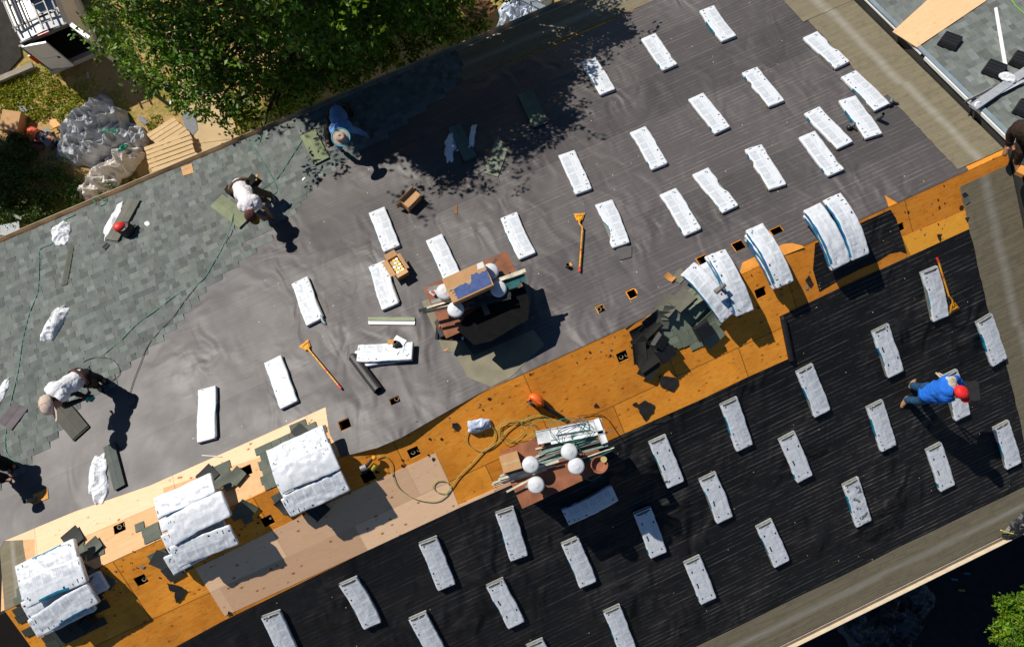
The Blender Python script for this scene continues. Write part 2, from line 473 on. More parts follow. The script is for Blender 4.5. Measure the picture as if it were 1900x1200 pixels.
def sheet(name, s, px, lift, m, parent=None, holes=(), th=.004, label=None, pts=None, kmat=True, grown=1.0, **kw):
    n_ = nrm(s); mb = MB()
    pts = pts or poly(px, s)
    ins = []
    for h in holes:
        c = sum(h, Vector()) / len(h)
        if inside(c, pts): ins.append(grow(h, grown))
    mb.slab([p + n_ * lift for p in pts], n_, th, shift(ins, n_, lift))
    return local_sheet(name, mb, m, s, parent or house, label)
def inside(c, pts):
    r = False; j = len(pts) - 1
    for i in range(len(pts)):
        a, b2 = pts[i], pts[j]
        if (a.y > c.y) != (b2.y > c.y) and c.x < (b2.x - a.x) * (c.y - a.y) / (b2.y - a.y) + a.x: r = not r
        j = i
    return r
def local_sheet(name, mb, m, s, parent, label=None, smooth=False):
    """mesh whose object axes follow the slope so that its material does too"""
    F = frame(s, Vector((0, 0, RZ)))
    o = bpy.data.objects.new(name, mesh(name, mb, m, F.inverted(), smooth)); COL.objects.link(o)
    o.parent = parent
    o.matrix_parent_inverse = WM[parent.name].inverted()
    o.matrix_basis = F
    WM[o.name] = F
    if label: o['label'] = label
    return o
for s, Y in ((1, YU), (-1, YD)):
    sg = s; n_ = nrm(s)
    pts = [rp(XL, 0), rp(XR, 0), rp(XR, sg * Y), rp(XL, sg * Y)]
    mb = MB(); mb.slab(pts, n_, .02, holesU if s > 0 else holesL)
    local_sheet("roof_deck", mb, M_PLYO, s, house, "weathered orange plywood deck")
mb = MB()
for x in (XL + .15, XR - .02):
    mb.add([(x, 6.6, 0), (x, -6.5, 0), (x, -6.5, RZ - 6.5 * TP - .06), (x, 0, RZ - .06), (x, 6.6, RZ - 6.6 * TP - .06)], [(0, 1, 2, 3, 4)])
for y in (6.6, -6.5):
    mb.add([(XL + .15, y, 0), (XR - .02, y, 0), (XR - .02, y, RZ - abs(y) * TP - .06), (XL + .15, y, RZ - abs(y) * TP - .06)], [(0, 1, 2, 3)])
part("wall", mb, M_WALL, house)
mb = MB(); mb.box(T((0, 0, 0)), (XL + .2, -6.4, RZ - 3.1), (XR - .1, 6.5, RZ - 3.0))
part("attic_floor", mb, M_DARK, house)
mb = MB()
for i in range(30):
    x = XL + .4 + i * .62
    for sg in (1, -1):
        mb.beam(rp(x, 0, -.12), rp(x, sg * 6.4, -.12), .04, .14)
part("rafter", mb, M_DARK, house, kind='stuff')
# fascia and gutters
for s, Y in ((1, YU), (-1, YD)):
    mb = MB(); z = RZ - Y * TP
    mb.box(T((0, s * Y, z)), (XL, -.012 + s * .014, -.2), (XR, .012 + s * .014, -.012))
    part("fascia", mb, M_WOODB, house)
    mb = MB()
    prof = [(0, -.01), (0, -.1), (.09, -.1), (.115, -.005), (.125, -.005), (.1, -.11), (-.01, -.11)]
    ys = s * (Y + .03)
    segs = [(XL, 6.2), (6.203, 12.3), (12.303, XR)] if s < 0 else [(XL, XR)]
    for x0, x1 in segs:
        vv = [Vector((x0, ys + s * a, z + b_)) for a, b_ in prof] + [Vector((x1, ys + s * a, z + b_)) for a, b_ in prof]
        k = len(prof); mb.add(vv, [(i, (i + 1) % k, k + (i + 1) % k, k + i) for i in range(k)])
    part("gutter", mb, M_WOODB if s < 0 else simple("gutter_cream", (.5, .40, .27), .6, .4, .3, 3, .1), house)
# drip edge, white broken line above lower gutter
mb = MB()
for i in range(7):
    x0 = 10.5 + i * 1.5
    a = rp(x0, -YD + .03, .008); c_ = rp(min(x0 + 1.35, XR - .1), -YD + .03, .008)
    mb.beam(a, c_, .022, .004, up=nrm(-1))
part("drip_edge", mb, M_WHITEP, house)

# ---- membranes and sheets -------------------------------------------------
def uvband(o, along, lo, hi):
    """v = 0..1 across the band"""
    me = o.data; uv = me.uv_layers.new(name="UVMap")
    for lp in me.loops:
        c = me.vertices[lp.vertex_index].co
        t = ((c.y if along == 'x' else c.x) - lo) / (hi - lo)
        uv.data[lp.index].uv = (c.x if along == 'x' else c.y, t)
def band(s, x0, x1, u0, u1, along, lift=.004, jag=.02, name="edge_membrane", m=None, lo=None, hi=None, pts=None):
    n_ = nrm(s); F = frame(s, Vector((0, 0, RZ))); sg = -1 if s > 0 else 1   # local y grows with ...
    yd = (F.inverted() @ rp(0, s * 1.0)).y
    q = []
    def pt(x, u): return F @ Vector((x, u * (1 if yd > 0 else -1), lift))
    N = 24
    for i in range(N + 1):
        t = i / N
        if along == 'x': q.append(pt(x0 + (x1 - x0) * t, u0 + random.uniform(-jag, jag)))
        else: q.append(pt(x0 + random.uniform(-jag, jag), u0 + (u1 - u0) * t))
    if along == 'x': q += [pt(x1, u1), pt(x0, u1)]
    else: q += [pt(x1, u1), pt(x1, u0)]
    mb = MB(); mb.slab(q, n_, .003)
    o = local_sheet(name, mb, m or M_TAN, s, house)
    if along == 'x':
        a, b_ = (u0, u1) if yd > 0 else (-u0, -u1)
        uvband(o, 'x', a, b_)
    else: uvband(o, 'y', x0, x1)
    return o
def ux(px, s):
    p = P(px[0], px[1], s); return p.x, abs(p.y) / math.cos(PT)
UU, UD = YU / math.cos(PT), YD / math.cos(PT)
# left and right rake bands, lower eave band, upper eave band
band(1, XL + .42, XL, 0, UU, 'y')
band(-1, XL, XR, ux((1600, 1050), -1)[1] - .02, UD - .01, 'x', lift=.010)
e_ = ux((1137, 35), 1)[1]
band(1, 11.3, XR, e_, UU - .01, 'x', lift=.010)
# right rake band in overlapping pieces
xr_ = XR - .01
for (u0, u1, wd, lf) in ((0.10, 2.2, .92, .0175), (2.1, 4.6, 1.05, .014), (4.5, UU - .03, 1.15, .0225)):
    band(1, xr_ - wd, xr_, u0, u1, 'y', lift=lf, jag=.012)
for (u0, u1, wd, lf) in ((.20, 3.2, 1.02, .0175), (3.05, UD - .3, .9, .014)):
    band(-1, xr_ - wd, xr_, u0, u1, 'y', lift=lf, jag=.012)

pxU = [(-10, 1040), (8, 1003), (140, 948), (279, 900), (480, 811), (604, 755), (609, 789), (612, 806), (626, 830), (632, 848), (700, 831), (745, 812), (790, 786), (850, 752), (905, 722), (955, 694), (1003, 671), (1090, 631), (1190, 592), (1290, 532), (1325, 518), (1372, 505), (1377, 487), (1452, 453), (1470, 451), (1493, 459), (1512, 452), (1540, 438), (1652, 388), (1641, 362), (1655, 365), (1663, 378), (1735, 345), (1797, 316), (1735, 240), (1728, 235), (1640, 135), (1495, 0), (1480, -60), (1330, -60), (1215, 0), (1137, 38), (960, 114), (870, 140), (600, 240), (-60, 520)]
uU = [P(u, v, 1) for u, v in pxU]
uU = [p if p.y >= (.2 if 9.4 < p.x < 13 or 15 < p.x < 17 else .004) else Vector((p.x, .004, rp(0, .004).z)) for p in uU]
gU = sheet("underlayment", 1, None, .0075, M_GREY, holes=feltU, pts=uU, th=.003, label="grey felt sheet")
pxD = [(300, 1213), (410, 1153), (640, 1041), (705, 1010), (860, 938), (965, 892), (1140, 812), (1300, 741), (1385, 700), (1466, 664), (1458, 620), (1446, 587), (1560, 533), (1690, 474), (1800, 424), (1818, 420), (1833, 428), (1839, 468), (1850, 540), (1870, 620), (1905, 740), (1960, 900), (1900, 918), (1600, 1058), (1300, 1202)]
ptD = poly(pxD, -1); ue_ = abs(ptD[-1].y); ur_ = abs(P(-60, 1388, -1).y)
ptD += [rp(XL + .05, -ue_), rp(XL + .05, -ur_)]
gD = sheet("underlayment", -1, None, .0075, M_SHADED, pts=ptD, th=.003, label="striped felt sheet, toned black for the shaded slope")
gD2 = sheet("underlayment", -1, [(1512, 452), (1540, 439), (1652, 389), (1662, 405), (1683, 471), (1670, 466), (1650, 470), (1625, 487), (1600, 497), (1560, 517), (1520, 541), (1508, 500)], .008, M_SHADED, th=.003)
# extra loose overlaps of grey felt (visible seams)
sheet("underlayment", 1, [(1232, 445), (1105, 518), (1120, 520), (1115, 525), (1160, 610), (1190, 592), (1285, 515)], .0115, M_GREY, holes=holesU, grown=1.25, th=.003)
sheet("underlayment", 1, [(604, 750), (700, 722), (745, 722), (905, 690), (911, 719), (850, 752), (790, 786), (745, 812), (700, 831), (632, 848), (618, 806)], .0115, M_GREY, holes=holesU, grown=1.1, th=.003)
# new plywood
sheet("plywood_panel", 1, [(6, 1003), (60, 980), (150, 940), (290, 880), (420, 825), (590, 745), (614, 745), (612, 789), (540, 830), (303, 905), (306, 930), (66, 1035), (64, 1000)], .0043, M_PLYN, holes=holesU, label="pale new plywood strip")
sheet("plywood_panel", 1, [(6, 1006), (60, 985), (70, 1035), (306, 930), (303, 905), (540, 830), (610, 795), (640, 840), (303, 998), (177, 1055), (2, 1134)], .0035, M_PLYL, holes=holesU)
sheet("plywood_panel", -1, [(362, 1054), (605, 935), (808, 840), (838, 905), (850, 935), (855, 940), (640, 1040), (417, 1142)], .0043, M_PLYN, label="pale new plywood sheet")
sheet("plywood_panel", -1, [(855, 940), (850, 937), (943, 895), (960, 894)], .0043, M_PLYN)
yell = m_ply("yellow_plywood", (.86, .35, .025), (.93, .44, .05), (.2, .07, .01), .4, seams=False, stain=.15)
sheet("plywood_panel", -1, [(1674, 440), (1810, 383), (1818, 420), (1680, 478), (1690, 474)], .0043, yell)
sheet("plywood_panel", 1, [(1372, 506), (1377, 487), (1452, 453), (1470, 451), (1493, 459)], .0043, simple("sunlit_old_ply", (.62, .25, .04), .75, .3, .15, 6, .2))
# fold-over flap of deck wood round the holes in the felt
FL = simple("fresh_cut_wood", (.62, .27, .06), .75, .3, .15, 10, .2)
# pipes standing in the vent holes
k = 0
for c, s in [((262, 1076), -1), ((222, 979), 1), ((768, 839), -1), ((1155, 661), -1), ((733, 743), 1), ((1115, 573), 1)]:
    p = P(c[0], c[1], s) + Vector((.03, 0, 0))
    for dx in ((0,) if k in (0, 4) else (-.05, .06)):
        mb = MB(); Mx = T(p + Vector((dx, .02 * k % .03, -.16)))
        mb.lathe(Mx, [(.038, 0), (.038, .12), (.03, .12), (.03, .0)], 14)
        part("vent_pipe", mb, simple("pvc_pipe", (.33, .33, .20), .5, .4, .15, 9), house)
    k += 1
for (c, tp, s, r) in (((1627, 222), (1642, 215), 1, .042), ((67, 926), (46, 928), 1, .036), ((1052, 494), (1042, 486), 1, .035)):
    p = P(c[0], c[1], s)
    best = min((((P(c[0], c[1], s) + Vector((0, 0, i * .01)) - CC).normalized() - ray(*tp).normalized()).length, i * .01) for i in range(60))[1]
    mb = MB(); mb.lathe(T(p), [(r * 1.4, 0), (r * 1.2, .03), (r, .04), (r, best), (r * .8, best), (r * .8, .0)], 16)
    part("vent_pipe", mb, simple("dark_pipe", (.09, .10, .09), .5, .5, .15, 9), house)
mb = MB(); mb.box(frame(1, P(76, 922, 1) + nrm(1) * .008), (-.12, -.09, 0), (.14, .1, .012)); part("pipe_flange", mb, FL, house)
mb = MB(); mb.box(frame(1, P(1056, 492, 1) + nrm(1) * .008), (-.03, -.04, 0), (.05, .03, .01)); part("pipe_flange", mb, FL, house)

# ---- laid shingles ---------------------------------------------------------
def shingles(s, xfun, u0, u1, seed, parent, lift=.012, zoff=0.0, expo=.128, tone=1.0):
    """courses of two-ply shingles from u1 (eave) up to u0; xfun(u) -> (x0, x1)"""
    rnd = random.Random(seed); F = frame(s, Vector((0, 0, RZ + zoff)))
    yd = 1 if (F.inverted() @ Vector((0, s * 1.0 / abs(s), RZ + zoff))).y > 0 else -1
    mb = MB(); u = u1; ci = 0
    def shade():
        g = rnd.choice((.105, .12, .13, .145, .155, .175, .135, .15)) * rnd.uniform(.92, 1.08) * tone
        return (g * rnd.uniform(.96, 1.0), g * rnd.uniform(.99, 1.02), g * rnd.uniform(.95, 1.02))
    while u - expo > u0:
        x0, x1 = xfun(u - expo / 2)
        if x1 - x0 > .1:
            x = x0 + rnd.uniform(0, .01)
            first = True
            while x < x1 - .02:
                wd = min(rnd.uniform(.07, .19), x1 - x)
                raised = rnd.random() < .55
                ht = lift + (.013 if raised else .003) + rnd.uniform(0, .0015)
                ub = u - expo * .0 ; ut = u - expo
                d = rnd.uniform(0, .006)
                c = shade()
                a = [(x, ub - d, 0), (x + wd, ub - d, 0), (x + wd, ut, 0), (x, ut, 0), (x, ub - d, ht), (x + wd, ub - d, ht), (x + wd, ut - .004, lift * .45), (x, ut - .004, lift * .45)]
                vs = [F @ Vector((q[0], q[1] * yd, q[2] + .006)) for q in a]
                mb.add(vs, [(4, 5, 6, 7), (0, 1, 5, 4), (1, 2, 6, 5), (3, 0, 4, 7)], c)
                x += wd + (.002 if rnd.random() < .3 else 0)
        u -= expo; ci += 1
    return local_sheet("shingle_field", mb, M_SH, s // abs(s), parent)
stair = [(860, 118), (845, 165), (705, 262), (650, 293), (590, 335), (548, 395), (522, 430), (440, 462), (385, 535), (322, 612), (255, 690), (205, 708), (155, 745), (100, 820), (62, 850), (47, 872), (0, 905), (-40, 930)]
sx_ = sorted([ux(q, 1)[::-1] for q in stair])       # (u, x)
def xU(u):
    if u <= sx_[0][0]: return (XL, sx_[0][1])
    for (a, xa), (b_, xb) in zip(sx_, sx_[1:]):
        if a <= u <= b_: return (XL, xa + (xb - xa) * (u - a) / max(b_ - a, 1e-6))
    return (XL, sx_[-1][1])
shingles(1, xU, sx_[0][0] - .1, UU + .02, 3, house)

# ---- chimneys ----------------------------------------------------------------
def chimney(y0, y1, domes, zc=.3):
    x0, x1 = 8.83, 10.35
    mb = MB()
    mb.box(T((0, 0, 0)), (x0 + .08, y0 + .06, RZ - 1.3), (x1 - .08, y1 - .06, RZ + zc - .05))
    for i in range(4):        # trim boards and laps
        mb.box(T((0, 0, 0)), (x0 + .07, y0 + .052, RZ + zc - .12 - i * .22), (x1 - .07, y1 - .052, RZ + zc - .10 - i * .22))
    ch = part("chimney", mb, simple("chimney_siding", (.035, .038, .04), .7, .4, .2, 5, .2), house)
    mb = MB()
    mb.box(T((0, 0, 0)), (x0, y0, RZ + zc - .05), (x1, y1, RZ + zc), tap=.0)
    part("chimney_cap", mb, M_RUST, ch)
    for (px, zt) in domes:
        p = PH(px[0], px[1], zt)
        mb = MB()
        h = zt - zc
        mb.lathe(T((p.x, p.y, RZ + zc)), [(.07, 0), (.07, max(.03, h - .09)), (.13, max(.04, h - .085)), (.135, h - .07), (.128, h - .045), (.122, h - .036), (.120, h - .030), (.105, h - .02), (.06, h - .005), (.045, h - .004), (.043, h + .004), (.012, h + .006), (.0001, h + .006)], 36)
        part("vent_cap", mb, M_DOME, ch, smooth=False)
    return ch
chimney(-1.97, -1.05, [((1057, 838), .68), ((1070, 865), .68), ((985, 862), .68), ((995, 900), .68)])
chimney(1.05, 1.98, [((910, 502), .74), ((925, 535), .74), ((824, 540), .74), ((845, 573), .74)])
# flashing skirt around the upper chimney
sheet("chimney_flashing", 1, [(783, 560), (801, 553), (880, 660), (990, 612), (1010, 640), (948, 700), (911, 718), (868, 700), (845, 655), (822, 650)], .0155, simple("tan_skirt", (.20, .18, .12), .75, .35, .2, 3, .3), th=.003)

# ---- next house (right) -----------------------------------------------------
nb = thing("neighbouring_house", "adjoining house with a finished grey shingle roof at the right edge", "house", T((23, 0, 0)))
NX0, NX1 = XR + .12, 30.0
def nrp(x, y, h=0): return rp(x, y, h) + Vector((0, 0, NR))
for s in (1, -1):
    mb = MB(); mb.slab([nrp(NX0, 0), nrp(NX1, 0), nrp(NX1, s * 7.1), nrp(NX0, s * 7.1)], nrm(s), .02)
    o = local_sheet("roof_deck", mb, M_PLYL, s, nb)
    shingles(s, lambda u: (NX0, NX1 - 4), 0.03, 7.6, 11 + s, nb, zoff=NR, tone=1.12)
mb = MB()
mb.box(T((0, 0, 0)), (XR + .03, -6.5, 0), (NX1, 6.6, RZ - 2.55))
for sgn in (1, -1):
    mb.add([(XR + .03, 0, RZ + NR - .05), (XR + .03, sgn * 7.0, RZ + NR - 7.0 * TP - .05), (XR + .03, sgn * 7.0, RZ - 3.1), (XR + .03, 0, RZ - 3.1)], [(0, 1, 2, 3)])
part("wall", mb, simple("dark_flashing_wall", (.05, .05, .045), .7, .3, .2, 3), nb)
# rake trim: blue-grey metal on the upper rake, white board on the lower rake
GR = simple("rake_metal", (.20, .25, .28), .5, .5, .15, 3, .1)
for s in (1, -1):
    mb = MB()
    a, c_ = nrp(NX0 - .055, s * 0.0, .02), nrp(NX0 - .055, s * 7.1, .02)
    n_ = nrm(s)
    mb.beam(a, c_, .085, .035, up=n_)
    o = part("rake_trim", mb, GR if s > 0 else M_WHITEP, nb)
mb = MB()
a, c_ = nrp(NX0 - .105, .0, -.02), nrp(NX0 - .105, 2.3, -.02)
mb.beam(a, c_, .03, .06, up=nrm(1))
a, c_ = nrp(NX0 - .10, 2.4, -.03), nrp(NX0 - .10, 4.9, -.03); mb.beam(a, c_, .016, .03, up=nrm(1))
part("rake_board", mb, M_WHITEP, nb)
mb = MB()
mb.beam(nrp(NX0 - .09, -1.25, .045), nrp(NX0 - .09, -7.0, .045), .12, .02, up=nrm(-1))
part("rake_board", mb, simple("cream_board", (.66, .55, .42), .6, .4, .1, 4), nb)
mb = MB(); mb.beam(nrp(NX0, 0, .025), nrp(NX1 - 4, 0, .025), .22, .02); part("ridge_strip", mb, simple("ridge_strip", (.13, .14, .135), .9, .2, .2, 20, .3), nb)

# ---- lower roof at the left end ----------------------------------------------
lf = thing("lower_house", "lower dark-roofed house wing beyond the left rake at the bottom corner", "house", T((-2, 0, 0)))
for s in (1, -1):
    mb = MB(); n_ = nrm(s)
    mb.slab([rp(-7, 0, -.9), rp(XL + .1, 0, -.9), rp(XL + .1, s * 6.6, -.9), rp(-7, s * 6.6, -.9)], n_, .05)
    local_sheet("roof", mb, simple("dark_brown_felt", (.012, .007, .005), .8, .3, .3, 3, .2), s, lf)
mb = MB(); mb.box(T((0, 0, 0)), (-6.8, -6.0, 0), (XL + .1, 6.0, RZ - 3.6)); part("wall", mb, M_WALL, lf)
#@@OBJECTS
# ================================================================== OBJECTS
# ---- wrapped shingle bundles --------------------------------------------------
GN = 12; NY = 58
def ring_xz(wd, th):
    pts = []
    for i in range(GN + 1):
        t = i / GN; pts.append((-wd / 2 + .008 + (wd - .016) * t, th))
    pts += [(wd / 2, th - .010), (wd / 2 + .002, th * .5), (wd / 2, .006)]
    pts += [(wd / 2 - .01, 0), (-wd / 2 + .01, 0)]
    pts += [(-wd / 2, .006), (-wd / 2 - .002, th * .5), (-wd / 2, th - .010)]
    return pts
def bundle_local(seed, opened=True, flip=False, bite=None, style=0, torn=False, wd=.335, L=.985, th=.078, wrink=1.0, stk=False):
    """white plastic wrapper (closed shell with an open end) and the shingles inside; base centre at 0, +y uphill"""
    rnd = random.Random(seed)
    ring = ring_xz(wd, th); K = len(ring)
    W_ = (.66, .685, .715); G1 = (.49, .52, .56); BK = (.03, .035, .045); TE = (.01, .19, .30); BL = (.03, .12, .35)
    mb = MB()
    ph = rnd.uniform(0, 10); amp = rnd.uniform(.004, .013)
    kink = rnd.choice((-1, 1)) * rnd.uniform(.008, .022); kp = rnd.uniform(-.1, .25)
    dashy = [rnd.uniform(.03, .05), .13, .22, .36]; side = rnd.random() < .5
    for j in range(NY + 1):
        y = -L / 2 + L * j / NY
        sh = amp * math.sin(y * 4 + ph) + kink * (1 / (1 + math.exp(-(y - kp) * 22)) - .5)
        ewd = 1.0 - .05 * math.exp(-((y + L / 2) / .03) ** 2)
        for i, (x, z) in enumerate(ring):
            top = i <= GN
            nz = noise.noise(Vector((x * 16 + seed * 3.1, y * 7, 0))) * .004 * wrink + noise.noise(Vector((x * 24 + y * 14, y * 16 - x * 11 + seed, 3))) * .002 * wrink
            nx = noise.noise(Vector((seed * 1.7, y * 9, i * .05))) * .008
            if bite and not top or bite:
                by, bw, bd, bs = bite
                if x * bs > 0 and abs(y - by) < bw:
                    nx -= bs * bd * (1 - ((y - by) / bw) ** 2) * (abs(x) / (wd / 2)) * rnd.uniform(.75, 1.1)
            mb.v.append(Vector((x * ewd + sh + nx, y, (z + nz * (1 if top else .3)) if z > .003 else 0)))
    inv = -1 if flip else 1
    for j in range(NY):
        yy = (j + .5) / NY
        yy_ = 1 - yy if flip else yy
        for i in range(K):
            k2 = (i + 1) % K
            c = W_
            if i < GN:
                xx = (i + .5) / GN
                # shadow-free open end: leave a lens-shaped gap where the shingles show
                if opened and yy > .955 - .03 * math.sin(math.pi * xx) and .05 < xx < .95 and yy < .985 and rnd.random() < .97: continue
                if torn and noise.noise(Vector((xx * 3, yy * 9, seed))) > .28 and .1 < xx < .92: c = (.14, .145, .13) if rnd.random() < .8 else W_
                xm = xx if side else 1 - xx
                if c == W_:
                    if style == 0:
                        cellf = (yy_ * 6.2) % 1
                        if .10 < yy_ < .92 and .12 < xm < .50 and .06 < cellf < .93: c = G1 if int(yy * NY) % 2 and rnd.random() < .85 else (.57, .595, .625)
                        if .18 < yy_ < .92 and .56 < xm < .68 and .1 < cellf < .9: c = (.59, .61, .64)
                        for q, dy in enumerate(dashy):
                            if abs(yy_ - dy) < .012 and .76 + .02 * q < xm < .86 + .02 * q: c = BK
                        if abs(yy_ - .945) < .010 and .66 < xm < .74: c = BK
                        if abs(yy_ - .915) < .018 and .72 < xm < .84: c = (.12, .13, .15)
                        if abs(yy_ - .03) < .008 and .2 < xm < .30: c = BK
                    elif style == 1:
                        for dy, x0_, ln in ((.12, .2, .01), (.1, .75, .02), (.34, .8, .07), (.42, .14, .06), (.7, .82, .02), (.75, .15, .03), (.9, .6, .01)):
                            if abs(yy_ - dy) < ln and x0_ < xx < x0_ + .07: c = BK
                        if .25 < yy_ < .8 and .64 < xx < .76: c = (.57, .59, .62)
                        if abs(xx - .5) < .03 and .2 < yy < .85: c = (.72, .74, .76)
                    else:
                        if .2 < yy_ < .8 and (.15 < xx < .42 or .55 < xx < .8) and (yy_ * 5.5) % 1 > .08: c = (.59, .61, .64)
                        for dy in (.06, .1, .15): 
                            if abs(yy_ - dy) < .01 and .1 + dy < xm < .17 + dy: c = (.2, .21, .24)
                if stk and seed % 3 == 0 and xm > .9 and .3 < yy_ < .8: c = TE
            elif z_side(i):
                left = i > GN + 4
                if stk and .08 < yy_ < .94: c = TE if noise.noise(Vector((yy_ * 6, seed, i))) > -.05 else BL
                elif (.35 < yy_ < .75) and left != side: c = TE
                elif (.1 < yy_ < .2) and left == side: c = TE
            a = j * K
            mb.f.append([a + i, a + k2, a + K + k2, a + K + i]); mb.c.append(c); mb.m.append(0)
    mb.f.append(list(range(K))[::-1]); mb.c.append(W_); mb.m.append(0)
    if not opened:
        mb.f.append([NY * K + i for i in range(K)]); mb.c.append(W_); mb.m.append(0)
    sb = MB()
    nl = 4
    for q in range(nl):
        o = rnd.uniform(-.006, .006)
        sb.box(Matrix.Identity(4), (-wd / 2 + .014 + sh * .6, -L / 2 + .03, .006 + q * (th - .02) / nl), (wd / 2 - .014 + sh * .6, L / 2 - .012 + o, .004 + (q + 1) * (th - .02) / nl))
    return mb, sb
def z_side(i): return GN < i < GN + 3 or i > GN + 4
M_SHEND = simple("shingle_underside", (.20, .20, .165), .9, .2, .2, 15, .3, 90)

BUN = {}
def bundle_proto(key, **kw):
    if key not in BUN:
        w_, s_ = bundle_local(**kw)
        BUN[key] = (mesh("wrapper", w_, M_WRAP, smooth=False, fixn=True), mesh("shingles", s_, M_SHEND))
        BUN[key][0].polygons.foreach_set("use_smooth", [True] * len(BUN[key][0].polygons))
    return BUN[key]
def place_bundle(px0, px1, s, label, key, group, lift=.012, cat="shingle bundle"):
    a = P(px0[0], px0[1], s, .08); b_ = P(px1[0], px1[1], s, .08)
    m = (a + b_) / 2 - Vector((0, 0, .08)) + nrm(s) * lift
    M = frame(s, m, yref=m + (a - b_))
    r = thing("shingle_bundle", label, cat, M, group)
    wm, sm = BUN[key]
    for nm, me in (("wrapper", wm), ("shingles", sm)):
        o = bpy.data.objects.new(nm, me); COL.objects.link(o); o.parent = r
    return r
for i in range(8):
    bundle_proto(("c", i), seed=11 + i * 7, opened=False, flip=i % 2 == 0, style=0)
    bundle_proto(("o", i), seed=80 + i * 5, opened=True, flip=i % 2 == 1, style=0 if i < 4 else 1, wrink=1.6)
for i, sd_ in ((10, 141), (11, 152)): bundle_proto(("c", i), seed=sd_, opened=False, style=0, flip=i == 11, wrink=1.8, bite=(-.3 + .5 * (i == 11), .1, .03, 1 if i == 10 else -1))
bundle_proto(("c", 6), seed=5, opened=False, style=2, wrink=.8)
bundle_proto(("c", 7), seed=9, opened=False, style=2, flip=True, wrink=1.2)
bundle_proto(("c", 8), seed=21, opened=False, style=0, bite=(-.12, .22, .075, -1))
bundle_proto(("c", 9), seed=23, opened=False, style=0, bite=(.02, .16, .05, 1), torn=False)
bundle_proto(("t", 0), seed=31, opened=True, style=0, torn=True, wrink=2.2)
bundle_proto(("s", 0), seed=37, opened=True, style=1, wrink=1.2)
G_U = "wrapped shingle bundles spaced over the grey felt slope"
G_D = "wrapped shingle bundles spaced over the black felt slope"
ups = [((383, 722), (386, 820), ("c", 6), "white shingle bundle standing upright in the picture, nearest the lower left plywood strip"),
 ((507, 668), (537, 755), ("c", 7), "white bundle left of the yellow shovel that lies with its red grip down"),
 ((554, 521), (588, 601), ("c", 6), "white bundle with a crumpled silver scrap at its lower right corner"),
 ((700, 391), (728, 465), ("c", 7), "white bundle just above the open carton of cans"),
 ((698, 491), (728, 572), ("c", 6), "white bundle overlapped by the flap of the open carton of cans"),
 ((806, 441), (842, 520), ("c", 7), "white bundle running under the upper left chimney cap"),
 ((944, 402), (980, 478), ("c", 0), "white bundle just above the chimney cap with the large brown carton"),
 ((1052, 286), (1085, 358), ("c", 1), "white bundle above the head of the bent yellow shovel"),
 ((1121, 378), (1155, 457), ("c", 8), "white bundle with one long edge torn ragged, grey rubber pad below it"),
 ((1183, 242), (1228, 312), ("c", 3), "white bundle in the middle of the row below the half-shaded one"),
 ((1093, 113), (1128, 174), ("c", 4), "white bundle whose upper half is in the tree's shadow"),
 ((1203, 69), (1246, 128), ("c", 10), "white bundle second from the tree shadow along the top row"),
 ((1311, 17), (1355, 75), ("c", 0), "white bundle nearest the top edge of the picture"),
 ((1293, 182), (1342, 243), ("c", 1), "white bundle in the upper middle with three even neighbours around it"),
 ((1394, 132), (1441, 195), ("c", 11), "white bundle left of the one nearest the tan rake membrane"),
 ((1505, 65), (1565, 125), ("c", 9), "white bundle beside the tan rake membrane, highest on that side"),
 ((1577, 139), (1638, 202), ("c", 4), "white bundle with a black and silver air tool at its lower right end"),
 ((1575, 184), (1622, 256), ("c", 5), "white bundle with black pieces at its left edge, right of a pair"),
 ((1509, 206), (1569, 273), ("c", 2), "upper of two parallel white bundles left of the black pieces"),
 ((1498, 252), (1554, 323), ("c", 10), "lower of two parallel white bundles beside the crowded right group"),
 ((1402, 277), (1442, 348), ("c", 11), "white bundle alone between the crowded right group and the curved stacks"),
 ((1302, 319), (1356, 392), ("c", 9), "white bundle right of its near twin, above the square vent holes"),
 ((1239, 357), (1290, 434), ("c", 3), "white bundle left of its near twin, above the round vent hole")]
for a, b_, kkey, lab in ups: place_bundle(a, b_, 1, lab, kkey, G_U)
